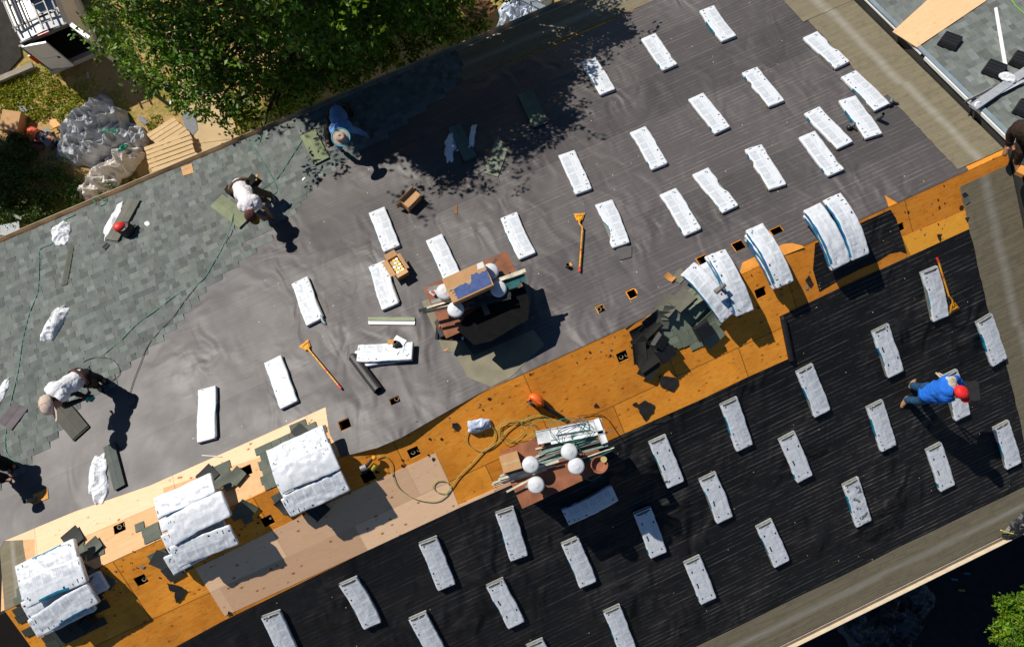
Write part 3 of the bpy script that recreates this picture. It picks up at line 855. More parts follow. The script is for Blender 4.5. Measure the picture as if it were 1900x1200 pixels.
dns = [((501, 1137), (540, 1222), ("o", 0), "white bundle cut by the picture's bottom edge, leftmost on the shaded felt"),
 ((645, 1073), (690, 1159), ("o", 1), "white bundle below the pale plywood sheets, second from the left"),
 ((791, 999), (829, 1087), ("o", 2), "white bundle close under the pale plywood edge, third from the left"),
 ((773, 1136), (814, 1222), ("o", 3), "white bundle cut by the bottom edge, right of the leftmost one"),
 ((934, 944), (963, 1032), ("o", 2), "white bundle just left of the lower chimney's shadow"),
 ((917, 1075), (957, 1159), ("o", 7), "white bundle in the bottom row, straight below the shadow's left side"),
 ((1057, 998), (1090, 1083), ("o", 3), "white bundle touching the shadow's tip with its upper right corner"),
 ((1051, 957), (1137, 913), ("c", 0), "blue-looking bundle lying crosswise inside the chimney shadow"),
 ((1191, 943), (1221, 1028), ("s", 0), "bundle two thirds in the chimney shadow with a sunlit lower end"),
 ((1220, 809), (1252, 898), ("o", 6), "white bundle just right of the lower chimney's boards"),
 ((1350, 740), (1382, 829), ("o", 2), "white bundle on the top row, second right of the lower chimney"),
 ((1493, 678), (1525, 766), ("o", 3), "white bundle below the black felt roll"),
 ((1634, 603), (1661, 694), ("o", 7), "white bundle up and left of the worker in the red cap"),
 ((1725, 494), (1745, 591), ("o", 1), "white bundle with the yellow shovel lying along its right side"),
 ((1824, 585), (1856, 672), ("o", 2), "white bundle beside the tan membrane above the worker in the red cap"),
 ((1459, 803), (1493, 888), ("s", 0), "white bundle with a folded v-shaped open end"),
 ((1622, 744), (1649, 831), ("o", 0), "white bundle directly left of the red-capped worker's boots"),
 ((1312, 878), (1344, 964), ("o", 4), "white bundle right of the lower chimney shadow"),
 ((1575, 886), (1605, 973), ("t", 0), "white bundle with its wrapper slashed open in many places"),
 ((1417, 964), (1450, 1047), ("o", 6), "white bundle nearest the tan eave membrane"),
 ((1283, 1033), (1314, 1114), ("s", 0), "white bundle in the bottom row right of the shadow"),
 ((1132, 1124), (1166, 1206), ("o", 2), "white bundle at the bottom edge below the shadow's tip"),
 ((1732, 822), (1758, 906), ("s", 0), "white bundle just left of the red-capped worker's shadow"),
 ((1858, 781), (1881, 865), ("o", 3), "white bundle at the right edge beyond the worker's shadow"),
 ((992, 1188), (1025, 1266), ("o", 1), "bundle of which only the top end shows at the bottom edge")]
for a, b_, kkey, lab in dns: place_bundle(a, b_, -1, lab, kkey, G_D)
place_bundle((1762, 686), (1786, 775), -1, "white bundle under the bending worker in the red cap", ("o", 1), G_D)

# ---- curved stacks straddling the ridge -----------------------------------------
def bend(x0, d0, ang, h0, kk=.28):
    """maps bundle-local (x, y, z) to the roof: d is the distance across the ridge, h above it"""
    ca, sa = math.cos(ang), math.sin(ang)
    def f(p):
        X = x0 + p.x * ca - p.y * sa; D = d0 + p.x * sa + p.y * ca
        k_ = kk
        y = D * math.cos(PT * .93)
        z = -(math.sqrt((TP * y) ** 2 + (k_ * TP) ** 2) - k_ * TP * 1.0)
        dz = -TP * TP * y / math.sqrt((TP * y) ** 2 + (k_ * TP) ** 2)
        n_ = Vector((0, -dz, 1)).normalized()
        return Vector((X, y, RZ + z)) + n_ * (h0 + p.z)
    return f
def stack_bundle(px, h, ang, label, seed, group, s_parallel=True, style=0, opened=False, w_=None):
    c = PH(px[0], px[1], h)
    zz = h
    x0, d0 = c.x, c.y / math.cos(PT * .93)
    base = h + (math.sqrt((TP * c.y) ** 2 + (.28 * TP) ** 2) - .28 * TP)   # height above the curved ridge surface
    base = max(.015, base - .078)
    f = bend(x0, d0, ang, base)
    wmb, smb = bundle_local(seed=seed, opened=opened, flip=seed % 2 == 0, style=style, wrink=3.2, stk=True)
    for q in (wmb, smb): q.v = [f(p) for p in q.v]
    # densify the inner slabs is not needed: they sit inside the wrapper
    M = T(f(Vector((0, 0, 0))))
    r = thing("shingle_bundle", label, "shingle bundle", M, group)
    o = part("wrapper", wmb, M_WRAP, r, smooth=True)
    return r
def pstack(name, g, rows):
    i = 0
    for (px, h, ang, lab) in rows:
        stack_bundle(px, h, R(ang + (90 if name in "abc" else -90)), lab, 200 + i * 3 + len(g), g, style=(0, 2, 0)[i % 3]); i += 1
G1_ = "bundles of the curved stack at the lower left corner"
pstack("a", G1_, [((100, 1108), .10, 2, "hidden bottom bundle of the lower left curved stack"),
 ((92, 1074), .13, -3, "back bundle of the bottom layer, lower left stack"),
 ((88, 1053), .26, 3, "uppermost back bundle of the lower left curved stack"),
 ((112, 1137), .08, -1, "front bundle of the bottom layer, lower left stack"),
 ((138, 1100), .06, 2, "blue-edged bundle sticking out at the right of the lower left stack"),
 ((98, 1082), .34, 0, "middle bundle on top of the lower left curved stack"),
 ((116, 1122), .27, 4, "front bundle on top of the lower left stack, with a teal edge behind")])
G2_ = "bundles of the second curved stack from the left"
pstack("b", G2_, [((358, 985), .10, 2, "bottom bundle in the middle of the second curved stack"),
 ((350, 950), .13, -2, "back bundle of the bottom layer, second curved stack"),
 ((345, 930), .28, 0, "sunlit back bundle on top of the second curved stack"),
 ((362, 1020), .06, 2, "front lower bundle of the second curved stack"),
 ((366, 962), .38, 2, "raised middle bundle topping the second curved stack"),
 ((374, 1004), .28, -2, "front bundle on top of the second stack, nearest the fallen scraps")])
G3_ = "bundles of the third curved stack from the left"
pstack("c", G3_, [((570, 885), .12, 2, "bottom bundle in the middle of the third curved stack"),
 ((560, 860), .15, -2, "back bundle of the bottom layer, third curved stack"),
 ((556, 842), .34, 0, "brightest back bundle on top of the third curved stack"),
 ((580, 915), .08, 2, "front lower bundle of the third curved stack"),
 ((568, 870), .42, 1, "raised middle bundle topping the third curved stack"),
 ((583, 905), .34, -1, "front bundle on top of the third stack, beside the grey felt corner")])
G4_ = "bundles bent over the ridge right of the old shingle heap"
pstack("d", G4_, [((1340, 532), .12, 92, "bottom bundle of the fanned stack beside the shingle heap"),
 ((1352, 520), .22, 87, "second bundle of the fanned stack beside the shingle heap"),
 ((1318, 540), .24, 108, "fanned-out left bundle with a scrap of debris on it"),
 ((1360, 522), .32, 88, "top right bundle of the fanned stack beside the shingle heap")])
G5_ = "bundles bent over the ridge in the narrow stack"
pstack("e", G5_, [((1428, 480), .12, 93, "bottom bundle of the narrow bent stack above the orange plywood"),
 ((1431, 476), .21, 91, "middle bundle of the narrow bent stack above the orange plywood"),
 ((1433, 472), .30, 90, "top bundle of the narrow bent stack above the orange plywood")])
G6_ = "bundles bent over the ridge in the widest right stack"
pstack("f", G6_, [((1542, 440), .12, 90, "bottom left bundle of the wide bent stack on black felt"),
 ((1580, 425), .12, 90, "bottom right bundle of the wide bent stack on black felt"),
 ((1538, 440), .22, 93, "left bundle in the middle layer of the wide bent stack"),
 ((1578, 422), .22, 87, "right bundle in the middle layer of the wide bent stack"),
 ((1541, 434), .31, 91, "top left bundle of the wide bent stack on black felt"),
 ((1577, 417), .34, 89, "top right bundle of the wide bent stack on black felt")])

# ---- scraps, torn shingle pieces, heaps -------------------------------------------
def scrap(px, s, c, name, label, cat, group=None, th=.006, lift=.016, crv=0.0, jag=0.0, mat=None):
    rnd = random.Random(int(px[0][0] * 7 + px[0][1]))
    q = []
    for i, p in enumerate(px):
        q.append(p)
        if jag:
            n2 = px[(i + 1) % len(px)]
            for t in (.33, .66): q.append((p[0] + (n2[0] - p[0]) * t + rnd.uniform(-jag, jag), p[1] + (n2[1] - p[1]) * t + rnd.uniform(-jag, jag)))
    n_ = nrm(s); pts = [p + n_ * lift for p in poly(q, s)]
    mb = MB(); mb.slab(pts, n_, th, c=c)
    c0 = sum(pts, Vector()) / len(pts)
    return solo(name, mb, mat or M_SHB, frame(s, c0), label, cat, group)
BKC = (.018, .016, .015); GRC = (.13, .14, .105)
GS = "torn black felt scraps on the plywood"
for px, lab in [
 ([(1172, 750), (1180, 745), (1184, 750), (1195, 742), (1203, 746), (1213, 750), (1212, 764), (1204, 770), (1196, 780), (1188, 768), (1183, 757)], "large torn black felt scrap on orange plywood near the black felt edge"),
 ([(1101, 754), (1105, 746), (1111, 753)], "small black triangle of felt on the plywood, right of the orange blower"),
 ([(840, 784), (848, 783), (853, 792), (846, 798), (838, 792)], "small black felt scrap left of the white rag"),
 ([(1738, 435), (1746, 433), (1743, 447), (1739, 441)], "black scrap on yellow plywood at the felt edge, near the wide stack"),
 ([(1789, 404), (1798, 403), (1794, 412)], "small dark arrowhead scrap on the yellow plywood beside the tan membrane"),
 ([(1784, 360), (1790, 357), (1796, 363), (1787, 368)], "black chip above a grey-green chip on the orange plywood at right"),
 ([(1780, 382), (1787, 381), (1785, 387), (1779, 388)], "thin black curl just above the yellow plywood"),
 ([(1222, 757 - 60), (1236, 697), (1256, 701), (1258, 712), (1248, 726), (1226, 717)], "folded black shingle piece lying alone below the shingle heap"),
 ([(310, 1080), (325, 1083), (334, 1086), (346, 1095), (338, 1110), (328, 1117), (324, 1106), (326, 1096), (316, 1095)], "ragged black felt scraps below the second curved stack"),
 ([(421, 1142), (424, 1132), (431, 1137)], "black triangular scrap on the lower corner of the pale plywood"),
 ([(1493, 520), (1500, 510), (1508, 525), (1502, 533)], "twisted black scrap below the narrow bent stack"),
 ([(1213, 875 - 90), (1225, 776), (1240, 770), (1246, 776), (1232, 783)], "black felt offcut lying on the border of plywood and black felt")]:
    scrap(px, -1, BKC, "felt_scrap", lab, "scrap", GS, jag=1.0, mat=M_TARS, lift=.02)
scrap([(1786, 368), (1795, 365), (1798, 374), (1790, 380)], -1, GRC, "shingle_chip", "grey-green shingle chip on the orange plywood near the right rake", "scrap", lift=.03)
# old shingle layers left around the stacks: courses of worn tabs inside an outline
GL = "patches of old grey-green shingles left on the plywood"
def old_layer(px, s, lab, seed, c=GRC, grp=GL, lift=.012):
    rr = random.Random(seed); n_ = nrm(s); pts = poly(px, s); F = frame(s, Vector((0, 0, RZ))); Fi = F.inverted()
    loc = [Fi @ p for p in pts]; x0, x1 = min(p.x for p in loc), max(p.x for p in loc); y0, y1 = min(p.y for p in loc), max(p.y for p in loc)
    mb = MB(); y = y0; k_ = 0
    sg = 1 if s > 0 else -1
    while y < y1:
        x = x0 - rr.uniform(0, .2)
        while x < x1:
            w_ = rr.choice((.16, .2, .3, .3)); q = F @ Vector((x + w_ / 2, y + .065, 0))
            if inside(q, pts):
                g = rr.uniform(.85, 1.15); t = rr.uniform(0, .006)
                M = F @ T((x + w_ / 2, y + .065, lift)) @ Matrix.Rotation(rr.uniform(-.03, .03), 4, 'Z')
                mb.box(M, (-w_ / 2 + .003, -.062 - rr.uniform(0, .02), 0), (w_ / 2 - .003, .068, .007 + t), tuple(v_ * g for v_ in c))
            x += w_
        y += .13; k_ += 1
    return solo("old_shingle_layer", mb, M_SHB, frame(s, sum(pts, Vector()) / len(pts)), lab, "shingles", grp)
for i, (px, s, lab) in enumerate([
 ([(78, 1040), (95, 1020), (130, 1000), (135, 993), (150, 1010), (150, 1030), (130, 1075), (60, 1110), (20, 1128)], 1, "old shingle layer under the lower left curved stack"),
 ([(20, 1130), (55, 1150), (62, 1180), (105, 1198), (125, 1190), (190, 1160), (200, 1100), (185, 1060), (150, 1060)], -1, "dark old shingle layer below the lower left curved stack"),
 ([(155, 1008), (178, 1002), (184, 1028), (162, 1040)], 1, "green-grey shingle remnant right of the lower left stack"),
 ([(243, 985), (262, 975), (290, 965), (290, 1000), (262, 994)], 1, "small shingle remnant left of the second curved stack"),
 ([(330, 930), (372, 885), (400, 872), (434, 857), (442, 876), (430, 895), (410, 905), (400, 950), (360, 970)], 1, "old shingle layer behind the second curved stack"),
 ([(290, 1028), (300, 1040), (325, 1062), (350, 1055), (350, 1010)], -1, "old shingle layer in front of the second curved stack"),
 ([(432, 948), (465, 936), (475, 962), (440, 975)], -1, "small square of old shingles right of the second curved stack"),
 ([(482, 838), (520, 812), (546, 793), (562, 782), (590, 790), (612, 800), (610, 830), (560, 880), (500, 900)], 1, "old shingle layer behind the third curved stack"),
 ([(515, 915), (560, 900), (600, 935), (540, 945), (520, 935)], -1, "old shingle layer in front of the third curved stack")]):
    old_layer(px, s, lab, 40 + i, GRC if i not in (1,) else (.06, .062, .05))
old_layer([(1205, 606), (1263, 572), (1309, 548), (1322, 570), (1336, 625), (1300, 640), (1274, 640), (1249, 655), (1232, 628)], -1, "flat patch of old grey-green shingles under the torn-off heap", 77, (.20, .225, .155), None)
def tab(px, s, h, ang, tilt, wd, ln, c, lab, grp, name="shingle_piece"):
    p = P(px[0], px[1], s, h)
    M = frame(s, p, R(ang)) @ Matrix.Rotation(R(tilt), 4, 'X')
    mb = MB(); k = 6
    curl = random.uniform(.0, .03)
    for i in range(k):
        y0 = -ln / 2 + ln * i / k; y1 = y0 + ln / k
        z0 = curl * ((i / k - .5) ** 2) * 4; z1 = curl * (((i + 1) / k - .5) ** 2) * 4
        vs = [(-wd / 2, y0, z0), (wd / 2, y0, z0), (wd / 2, y1, z1), (-wd / 2, y1, z1)]
        mb.add([M @ Vector(q) for q in vs] + [M @ (Vector(q) - Vector((0, 0, .008))) for q in vs], [(0, 1, 2, 3), (7, 6, 5, 4), (0, 4, 5, 1), (1, 5, 6, 2), (2, 6, 7, 3), (3, 7, 4, 0)], c)
    return solo(name, mb, M_SHB, M, lab, "shingle piece", grp)
rs = random.Random(3)
GH = "old shingles torn off and heaped on the ridge"
bh = [((1192, 640), 0, 30, 8), ((1188, 618), 0, 5, 12), ((1206, 606), 0, 22, 6), ((1228, 592), 2, -30, 14), ((1246, 580), 1, -28, 10), ((1266, 556), 2, 18, 4), ((1284, 552), 1, 14, 3), ((1298, 546), 1, 8, 3), ((1292, 566), 1, 25, -5), ((1212, 596), 0, 15, 16), ((1186, 655), 0, 75, 6), ((1200, 668), 0, 12, -6), ((1208, 640), 0, 50, 10), ((1240, 566), 2, 25, 5), ((1316, 600), 1, 20, 5), ((1322, 622), 1, 22, 3), ((1204, 684), 0, 40, 4)]
for i, ((u_, v_), dk, an, ti) in enumerate(bh):
    s = 1 if v_ < 1136 - .453 * u_ else -1
    c = ((.035, .033, .027), (.20, .22, .15), (.15, .14, .10))[dk]
    tab((u_, v_), s, .05 + .012 * (i % 6), an, ti, rs.uniform(.30, .40), rs.uniform(.24, .34), c,
        "torn-off %s shingle piece in the heap left of the fanned stack" % (("dark", "grey-green", "brownish")[dk]), GH)
tab((1262, 512), 1, .03, 20, 0, .24, .2, (.17, .16, .11), "brownish shingle piece covering the left vent hole above the heap", None)
tab((1243, 515), 1, .03, 22, 0, .12, .18, (.50, .22, .06), "sunlit orange wood flap beside the brownish shingle piece", None, "wood_flap")
for (u_, v_, s, an, dk) in [(135, 998, 1, 20, 1), (555, 800, 1, 25, 1), (170, 1135 - 30, -1, 10, 1), (440, 883, 1, 30, 0), (425, 892, 1, 20, 0), (455, 945, -1, 25, 0), (385, 882, 1, 25, 1), (300, 1040, -1, 35, 1), (320, 1062, -1, 5, 1), (530, 935, -1, 15, 1), (195, 1078, -1, 30, 0), (160, 1062, 1, 40, 0), (175, 1012, 1, 22, 0)]:
    c = (.055, .056, .05) if dk else (.12, .125, .095)
    tab((u_, v_), s, .05, an, rs.uniform(-4, 8), rs.uniform(.2, .3), rs.uniform(.2, .32), c, "loose old shingle piece lying against a curved stack", "loose shingle pieces around the left stacks")

# black roof vents
def vent(px, s, h, ang, lab, big=.3, grp=None, flange=True, tilt=0):
    p = P(px[0], px[1], s, h); M = frame(s, p, R(ang)) @ Matrix.Rotation(R(tilt), 4, 'X')
    r = thing("roof_vent", lab, "roof vent", M, grp)
    a = big / 2
    if flange:
        mb = MB(); mb.box(M, (-a * 1.5, -a * 1.35, .0), (a * 1.5, a * 1.35, .006)); part("flange", mb, M_BLK, r)
    mb = MB()
    mb.box(M, (-a * .8, -a * .8, .006), (a * .8, a * .8, .05))
    mb.box(M, (-a, -a, .05), (a, a, .13), tap=.02)
    for i in range(4):
        x = -a * .7 + i * a * .47
        mb.box(M, (x - .008, -a + .022, .129), (x + .008, a - .022, .139))
    part("hood", mb, M_BLK, r)
    return r
vent((1232, 652), -1, .10, 15, "black box vent on the lower side of the shingle heap, left one", .3, "pulled-off black vents", False)
vent((1302, 612), -1, .10, 8, "black box vent on the lower side of the shingle heap, right one", .3, "pulled-off black vents", False)
vent((1220, 630), -1, .16, 35, "flat dark vent with a pale label at the left of the heap", .26, "pulled-off black vents", False, 20)
vent((590, 942), -1, .06, 20, "black box vent on the pale plywood in front of the third stack", .3, "pulled-off black vents", False)
vent((165, 1150), -1, .05, 20, "dark box vent in the shade of the lower left stack", .22, "pulled-off black vents", False)
vent((1760, 82), 2, 0, 28, "black vent with a wide flange below the plywood strip on the neighbouring roof", .34)
vent((1842, 134), 2, 0, 28, "black vent at the foot of the white strip on the neighbouring roof", .34)
vent((1892, 118), 2, 0, 28, "black vent cut by the right edge, beside the silver flashing", .34)
vent((1900, 208), 2, 0, 28, "black vent at the right edge below the silver flashing", .34)

# ---- tools -------------------------------------------------------------------
def shovel(head, grip, s, lab, bendp=None, h=.03, grp="yellow tear-off shovels"):
    p0 = P(*head, s, h); p1 = P(*grip, s, h)
    M = frame(s, p0, yref=p1)
    r = thing("roofing_shovel", lab, "shovel", M, grp)
    L = (M.inverted() @ p1).y; x1 = (M.inverted() @ p1).x
    pb = M.inverted() @ P(*bendp, s, h) if bendp else Vector((0, L * .45, .02))
    def W(x, y, z): return M @ Vector((x, y, z))
    mb = MB()
    pts = [W(-.105, -.07, 0), W(.105, -.07, 0), W(.055, .09, .02), W(-.055, .09, .02)]
    mb.slab(pts, (M.to_3x3() @ Vector((0, 0, 1))), .006)
    for i in range(10):
        x = -.096 + i * .0213
        mb.add([W(x - .008, -.07, -.003), W(x + .008, -.07, -.003), W(x, -.09, -.006)], [(0, 1, 2)])
    mb.tube([W(-.08, -.04, .01), W(0, .16, .04)], .008); mb.tube([W(.08, -.04, .01), W(0, .16, .04)], .008)
    mb.tube([W(-.08, -.02, .015), W(.08, -.02, .015)], .007)
    part("blade", mb, M_YEL, r)
    mb = MB()
    pl = [W(0, .05, .025), W(0, .18, .04)]
    if bendp: pl += [W(pb.x, pb.y, .05)]
    pl += [W(x1 * .97, L * .93, .04)]
    mb.tube(pl, .016, 10); part("handle", mb, M_YEL, r)
    mb = MB(); mb.tube([W(x1 * .96, L * .92, .04), W(x1, L, .03)], .019, 10); part("grip", mb, M_RED, r)
    mb = MB(); a, b_ = pl[-2], pl[-1]
    mb.tube([a + (b_ - a) * .55, a + (b_ - a) * .6], .0185, 10); part("label_band", mb, M_RED, r)
shovel((567, 641), (634, 722), 1, "yellow shovel lying with its toothed head up and left, beside the lone felt roll")
shovel((1075, 402), (1076, 506), 1, "bent yellow shovel with worn head above the round vent hole", (1081, 425))
shovel((1769, 571), (1736, 478), -1, "yellow shovel lying along a bundle, its toothed head at the lower end", (1757, 548), .07)

def felt_roll(a, b_, s, rad, lab, m, slot=None):
    p = P(*a, s, rad); q = P(*b_, s, rad); M = frame(s, p, yref=q)
    r = thing("felt_roll", lab, "felt roll", M)
    n_ = 20; mb = MB(); L = (q - p).length
    prof = [(rad, 0), (rad, L * .15), (rad * 1.02, L * .5), (rad * .98, L), (rad * .72, L), (rad * .72, .0)]
    Z = (q - p).normalized(); X = Z.cross(Vector((0, 0, 1))).normalized(); Y = Z.cross(X)
    MM = Matrix((X, Y, Z)).transposed().to_4x4(); MM.translation = p
    b0 = len(mb.v)
    mb.lathe(MM, prof + [(rad, 0)], n_)
    part("roll", mb, m, r, smooth=False)
    mb = MB(); mb.lathe(MM, [(rad * .5, -.05), (rad * .55, 0), (rad * .55, L * .9), (rad * .5, L * .9), (rad * .5, -.05)], n_)
    part("core", mb, simple("core_felt", (.035, .033, .032), .8), r)
M_ROLL = simple("rolled_felt", (.035, .03, .028), .5, .5, .2, 8, .2)
felt_roll((655, 662), (702, 724), 1, .085, "dark grey felt roll lying loose next to the bundle with the metal flashing", M_ROLL)
felt_roll((1453, 592), (1468, 668), -1, .05, "thin black felt roll at the end of the black felt edge", simple("rolled_black", (.014, .013, .014), .5, .5, .2, 8, .2))

# ---- cardboard boxes -------------------------------------------------------------
def carton(px, s, h, ang, dims, lab, opened=False, cans=False, tilt=None, base=None, yref=None, printed=False):
    p = P(px[0], px[1], s, h) if base is None else base
    M = (frame(s, p, R(ang)) if base is None else T(p) @ Matrix.Rotation(R(ang), 4, 'Z'))
    if tilt: M = M @ Matrix.Rotation(R(tilt[0]), 4, 'X') @ Matrix.Rotation(R(tilt[1]), 4, 'Y')
    a, b_, c = dims[0] / 2, dims[1] / 2, dims[2]
    r = thing("cardboard_box", lab, "cardboard box", M)
    mb = MB(); t = .008
    if opened:
        mb.box(M, (-a, -b_, 0), (a, b_, t)); mb.box(M, (-a, -b_, t), (-a + t, b_, c)); mb.box(M, (a - t, -b_, t), (a, b_, c))
        mb.box(M, (-a + t, -b_, t), (a - t, -b_ + t, c)); mb.box(M, (-a + t, b_ - t, t), (a - t, b_, c))
    else:
        mb.box(M, (-a, -b_, 0), (a, b_, c))
    part("box_body", mb, M_CARD, r)
    if opened:
        for (p0, p1, d, up) in (((-a, -b_), (-a, b_), (-1, 0), .25), ((-a, b_), (a, b_), (0, 1), .5), ((-a, -b_), (a, -b_), (0, -1), .1), ((a, -b_), (a, b_), (1, 0), -.5)):
            fl = min(a, b_) * .85; mb = MB()
            if up == -.5: fl *= .6
            q = [Vector((p0[0], p0[1], c)), Vector((p1[0], p1[1], c)), Vector((p1[0] + d[0] * fl, p1[1] + d[1] * fl, c + up * fl)), Vector((p0[0] + d[0] * fl, p0[1] + d[1] * fl, c + up * fl))]
            q = [M @ v_ for v_ in q]; nn = (q[1] - q[0]).cross(q[2] - q[0]).normalized()
            mb.add(q + [v_ - nn * .005 for v_ in q], [(0, 1, 2, 3), (7, 6, 5, 4), (0, 4, 5, 1), (1, 5, 6, 2), (2, 6, 7, 3), (3, 7, 4, 0)])
            part("flap", mb, M_CARD, r)
    else:
        mb = MB(); mb.box(M, (-a * .995, -.02, c), (a * .995, .02, c + .002)); part("tape", mb, simple("packing_tape", (.55, .38, .2), .3, .5), r)
    if printed:
        mb = MB()
        rr = random.Random(5); pr = []
        N = 14
        top = [(-a * .72 + (2 * a * .86) * i / N, -b_ * .1 + (b_ * .4 if i > 7 else b_ * .0) + rr.uniform(-.03, .03)) for i in range(N + 1)]
        pts = [(-a * .72, -b_ * .9), (a * .93, -b_ * .9)] + [(x * 1.0, y) for x, y in reversed(top)]
        mb.slab([M @ Vector((x, y, c + .003)) for x, y in pts], M.to_3x3() @ Vector((0, 0, 1)), .001)
        part("printed_patch", mb, simple("blue_print", (.07, .11, .27), .45, .5, .25, 15), r, "blue printed patch with a ragged edge")
        mb = MB()
        mb.slab([M @ Vector((x, y, c + .003)) for x, y in ((a * .62, b_ * .55), (a * .95, b_ * .5), (a * .97, b_ * .95), (a * .7, b_ * .97))], M.to_3x3() @ Vector((0, 0, 1)), .001)
        part("paper_label", mb, M_WHITEP, r)
        for i in range(4):
            mb = MB(); x = -a * .9 + i * .02
            mb.box(M, (x, -b_ * .1 - i * .05, c), (x + .05 + .03 * (i % 2), -b_ * .1 - i * .05 + .012, c + .002)); part("print_mark", mb, simple("print_dark", (.1, .06, .04), .6), r)
    if cans:
        for i in range(3):
            for j in range(5):
                if j > 2 and i == 0: continue
                q = T((-a + .055 + i * (2 * a - .11) / 2, -b_ + .06 + j * (2 * b_ - .12) / 4, .02))
                mb = MB(); mb.lathe(M @ q, [(.034, 0), (.034, c * .72), (.028, c * .76), (.0001, c * .76)], 14)
                part("can", mb, simple("gold_can", (.75, .52, .10) if (i + j) % 2 else (.8, .78, .7), .35, .5, metal=.3), r)
        mb = MB(); mb.box(M, (-a + .02, b_ * .15, .02), (a * .1, b_ - .03, c * .82), tap=.01); part("padding", mb, M_CARD, r)
    return r
carton((742, 503), 1, .0, 8, (.22, .38, .24), "open cardboard box of gold-topped cans between two bundles", True, True)
rb = carton((770, 378), 1, .14, 26, (.36, .2, .2), "open cardboard box tipped on its side with dark cartridges inside", True, False, tilt=(-75, 0))
for i in range(3):
    q = MB(); q.tube([WM[rb.name] @ Vector((-.15, -.05 + i * .06, .05 + .03 * i)), WM[rb.name] @ Vector((.15, -.05 + i * .06, .06 + .03 * i))], .022, 10)
    part("cartridge", q, M_BLK, rb)
carton(None, 0, 0, 0, (.71, .42, .34), "large closed cardboard box with ragged blue print on the upper chimney cap", base=Vector((PH(868, 523, .94).x, PH(868, 523, .94).y, RZ + .60)), printed=True)
carton(None, 0, 0, -8, (.30, .27, .26), "small plain cardboard box at the left end of the lower chimney cap", base=Vector((PH(947, 857, .5).x, PH(947, 857, .5).y, RZ + .302)))

# ---- scrap boards on the chimney caps ----------------------------------------------
rb2 = random.Random(12)
def boards(lst, zbase, where, grp):
    for i, (a, b_, wd, c, adj) in enumerate(lst):
        z = zbase + .012 + (i % 5) * .022
        p, q = PH(a[0], a[1], z), PH(b_[0], b_[1], z + rb2.uniform(-.01, .03))
        mb = MB(); mb.beam(p, q, wd, .014, c)
        solo("scrap_board", mb, M_WOOD, T(p), "%s in the pile on the %s chimney cap" % (adj, where), "board", grp)
CRM = (.62, .56, .42); DGR = (.02, .03, .03); TEAL = (.02, .10, .10); LGR = (.58, .60, .60)
boards([((777, 577), (835, 560), .05, DGR, "dark narrow board"), ((792, 571), (850, 553), .035, CRM, "pale narrow board"), ((800, 560), (850, 548), .06, (.3, .3, .28), "grey board"), ((785, 580), (850, 566), .04, DGR, "dark narrow board"),
        ((905, 527), (975, 501), .06, CRM, "pale narrow board"), ((915, 520), (972, 512), .09, (.50, .46, .36), "weathered board end"), ((922, 530), (975, 515), .12, TEAL, "dark teal board"), ((900, 545), (965, 525), .1, TEAL, "dark teal board"), ((880, 560), (948, 545), .06, DGR, "dark narrow board"), ((870, 568), (948, 552), .05, DGR, "dark narrow board"), ((900, 505), (922, 480), .05, (.1, .09, .08), "dark board stub"), ((793, 536), (822, 531), .07, (.22, .22, .2), "grey metal offcut"),
        ((812, 574), (840, 566), .05, CRM, "pale narrow board")], .56, "upper", "boards piled on the upper chimney cap")
lst = []
for i in range(9):
    y = i * 4.6
    lst.append(((916 + i * 2 + rb2.uniform(-6, 6), 902 - y * .7), (1010 + rb2.uniform(0, 30), 868 - y * .75 + rb2.uniform(-4, 4)), rb2.uniform(.02, .04), rb2.choice((CRM, (.5, .48, .4), LGR, (.25, .25, .22))), "thin weathered strip"))
for i in range(9):
    y = i * 4.2
    lst.append(((1000 + rb2.uniform(-10, 10), 862 - y), (1085 + rb2.uniform(0, 52), 826 - y * .8 + rb2.uniform(-3, 3)), rb2.uniform(.02, .045), rb2.choice((CRM, (.2, .3, .26), (.1, .13, .12), (.45, .42, .34))), "thin painted strip"))
lst += [((975, 903), (1000, 890), .04, (.25, .3, .35), "short grey offcut"), ((940, 912), (985, 888), .03, CRM, "thin weathered strip"), ((1070, 862), (1140, 828), .03, TEAL, "dark green strip"), ((1062, 868), (1135, 835), .02, TEAL, "dark green strip"), ((1075, 852), (1139, 830), .018, CRM, "pale strip")]
boards(lst, .31, "lower", "strips piled on the lower chimney cap")
GT = "white metal trim pieces lying across the lower chimney cap"
for (a, b_, wd, lab) in (((996, 812), (1118, 788), .2, "wide pale grey trim sheet under the hose tangle"), ((1030, 800), (1092, 790), .10, "short bright white trim channel on the trim sheet"), ((1105, 777), (1122, 822), .10, "pale trim offcut at the right end of the trim sheets"), ((1022, 820), (1122, 800), .06, "second pale trim length below the white channel")):
    z = .44 if wd == .2 else .47
    p, q = PH(*a, z), PH(*b_, z)
    mb = MB(); mb.beam(p, q, wd, .006, LGR if wd > .15 else (.78, .8, .8))
    X = (q - p).normalized().cross(Vector((0, 0, 1)))
    mb.beam(p + X * wd / 2, q + X * wd / 2, .012, .03, LGR); mb.beam(p - X * wd / 2, q - X * wd / 2, .012, .03, LGR)
    solo("metal_trim", mb, M_WOOD, T(p), lab, "metal trim", GT)
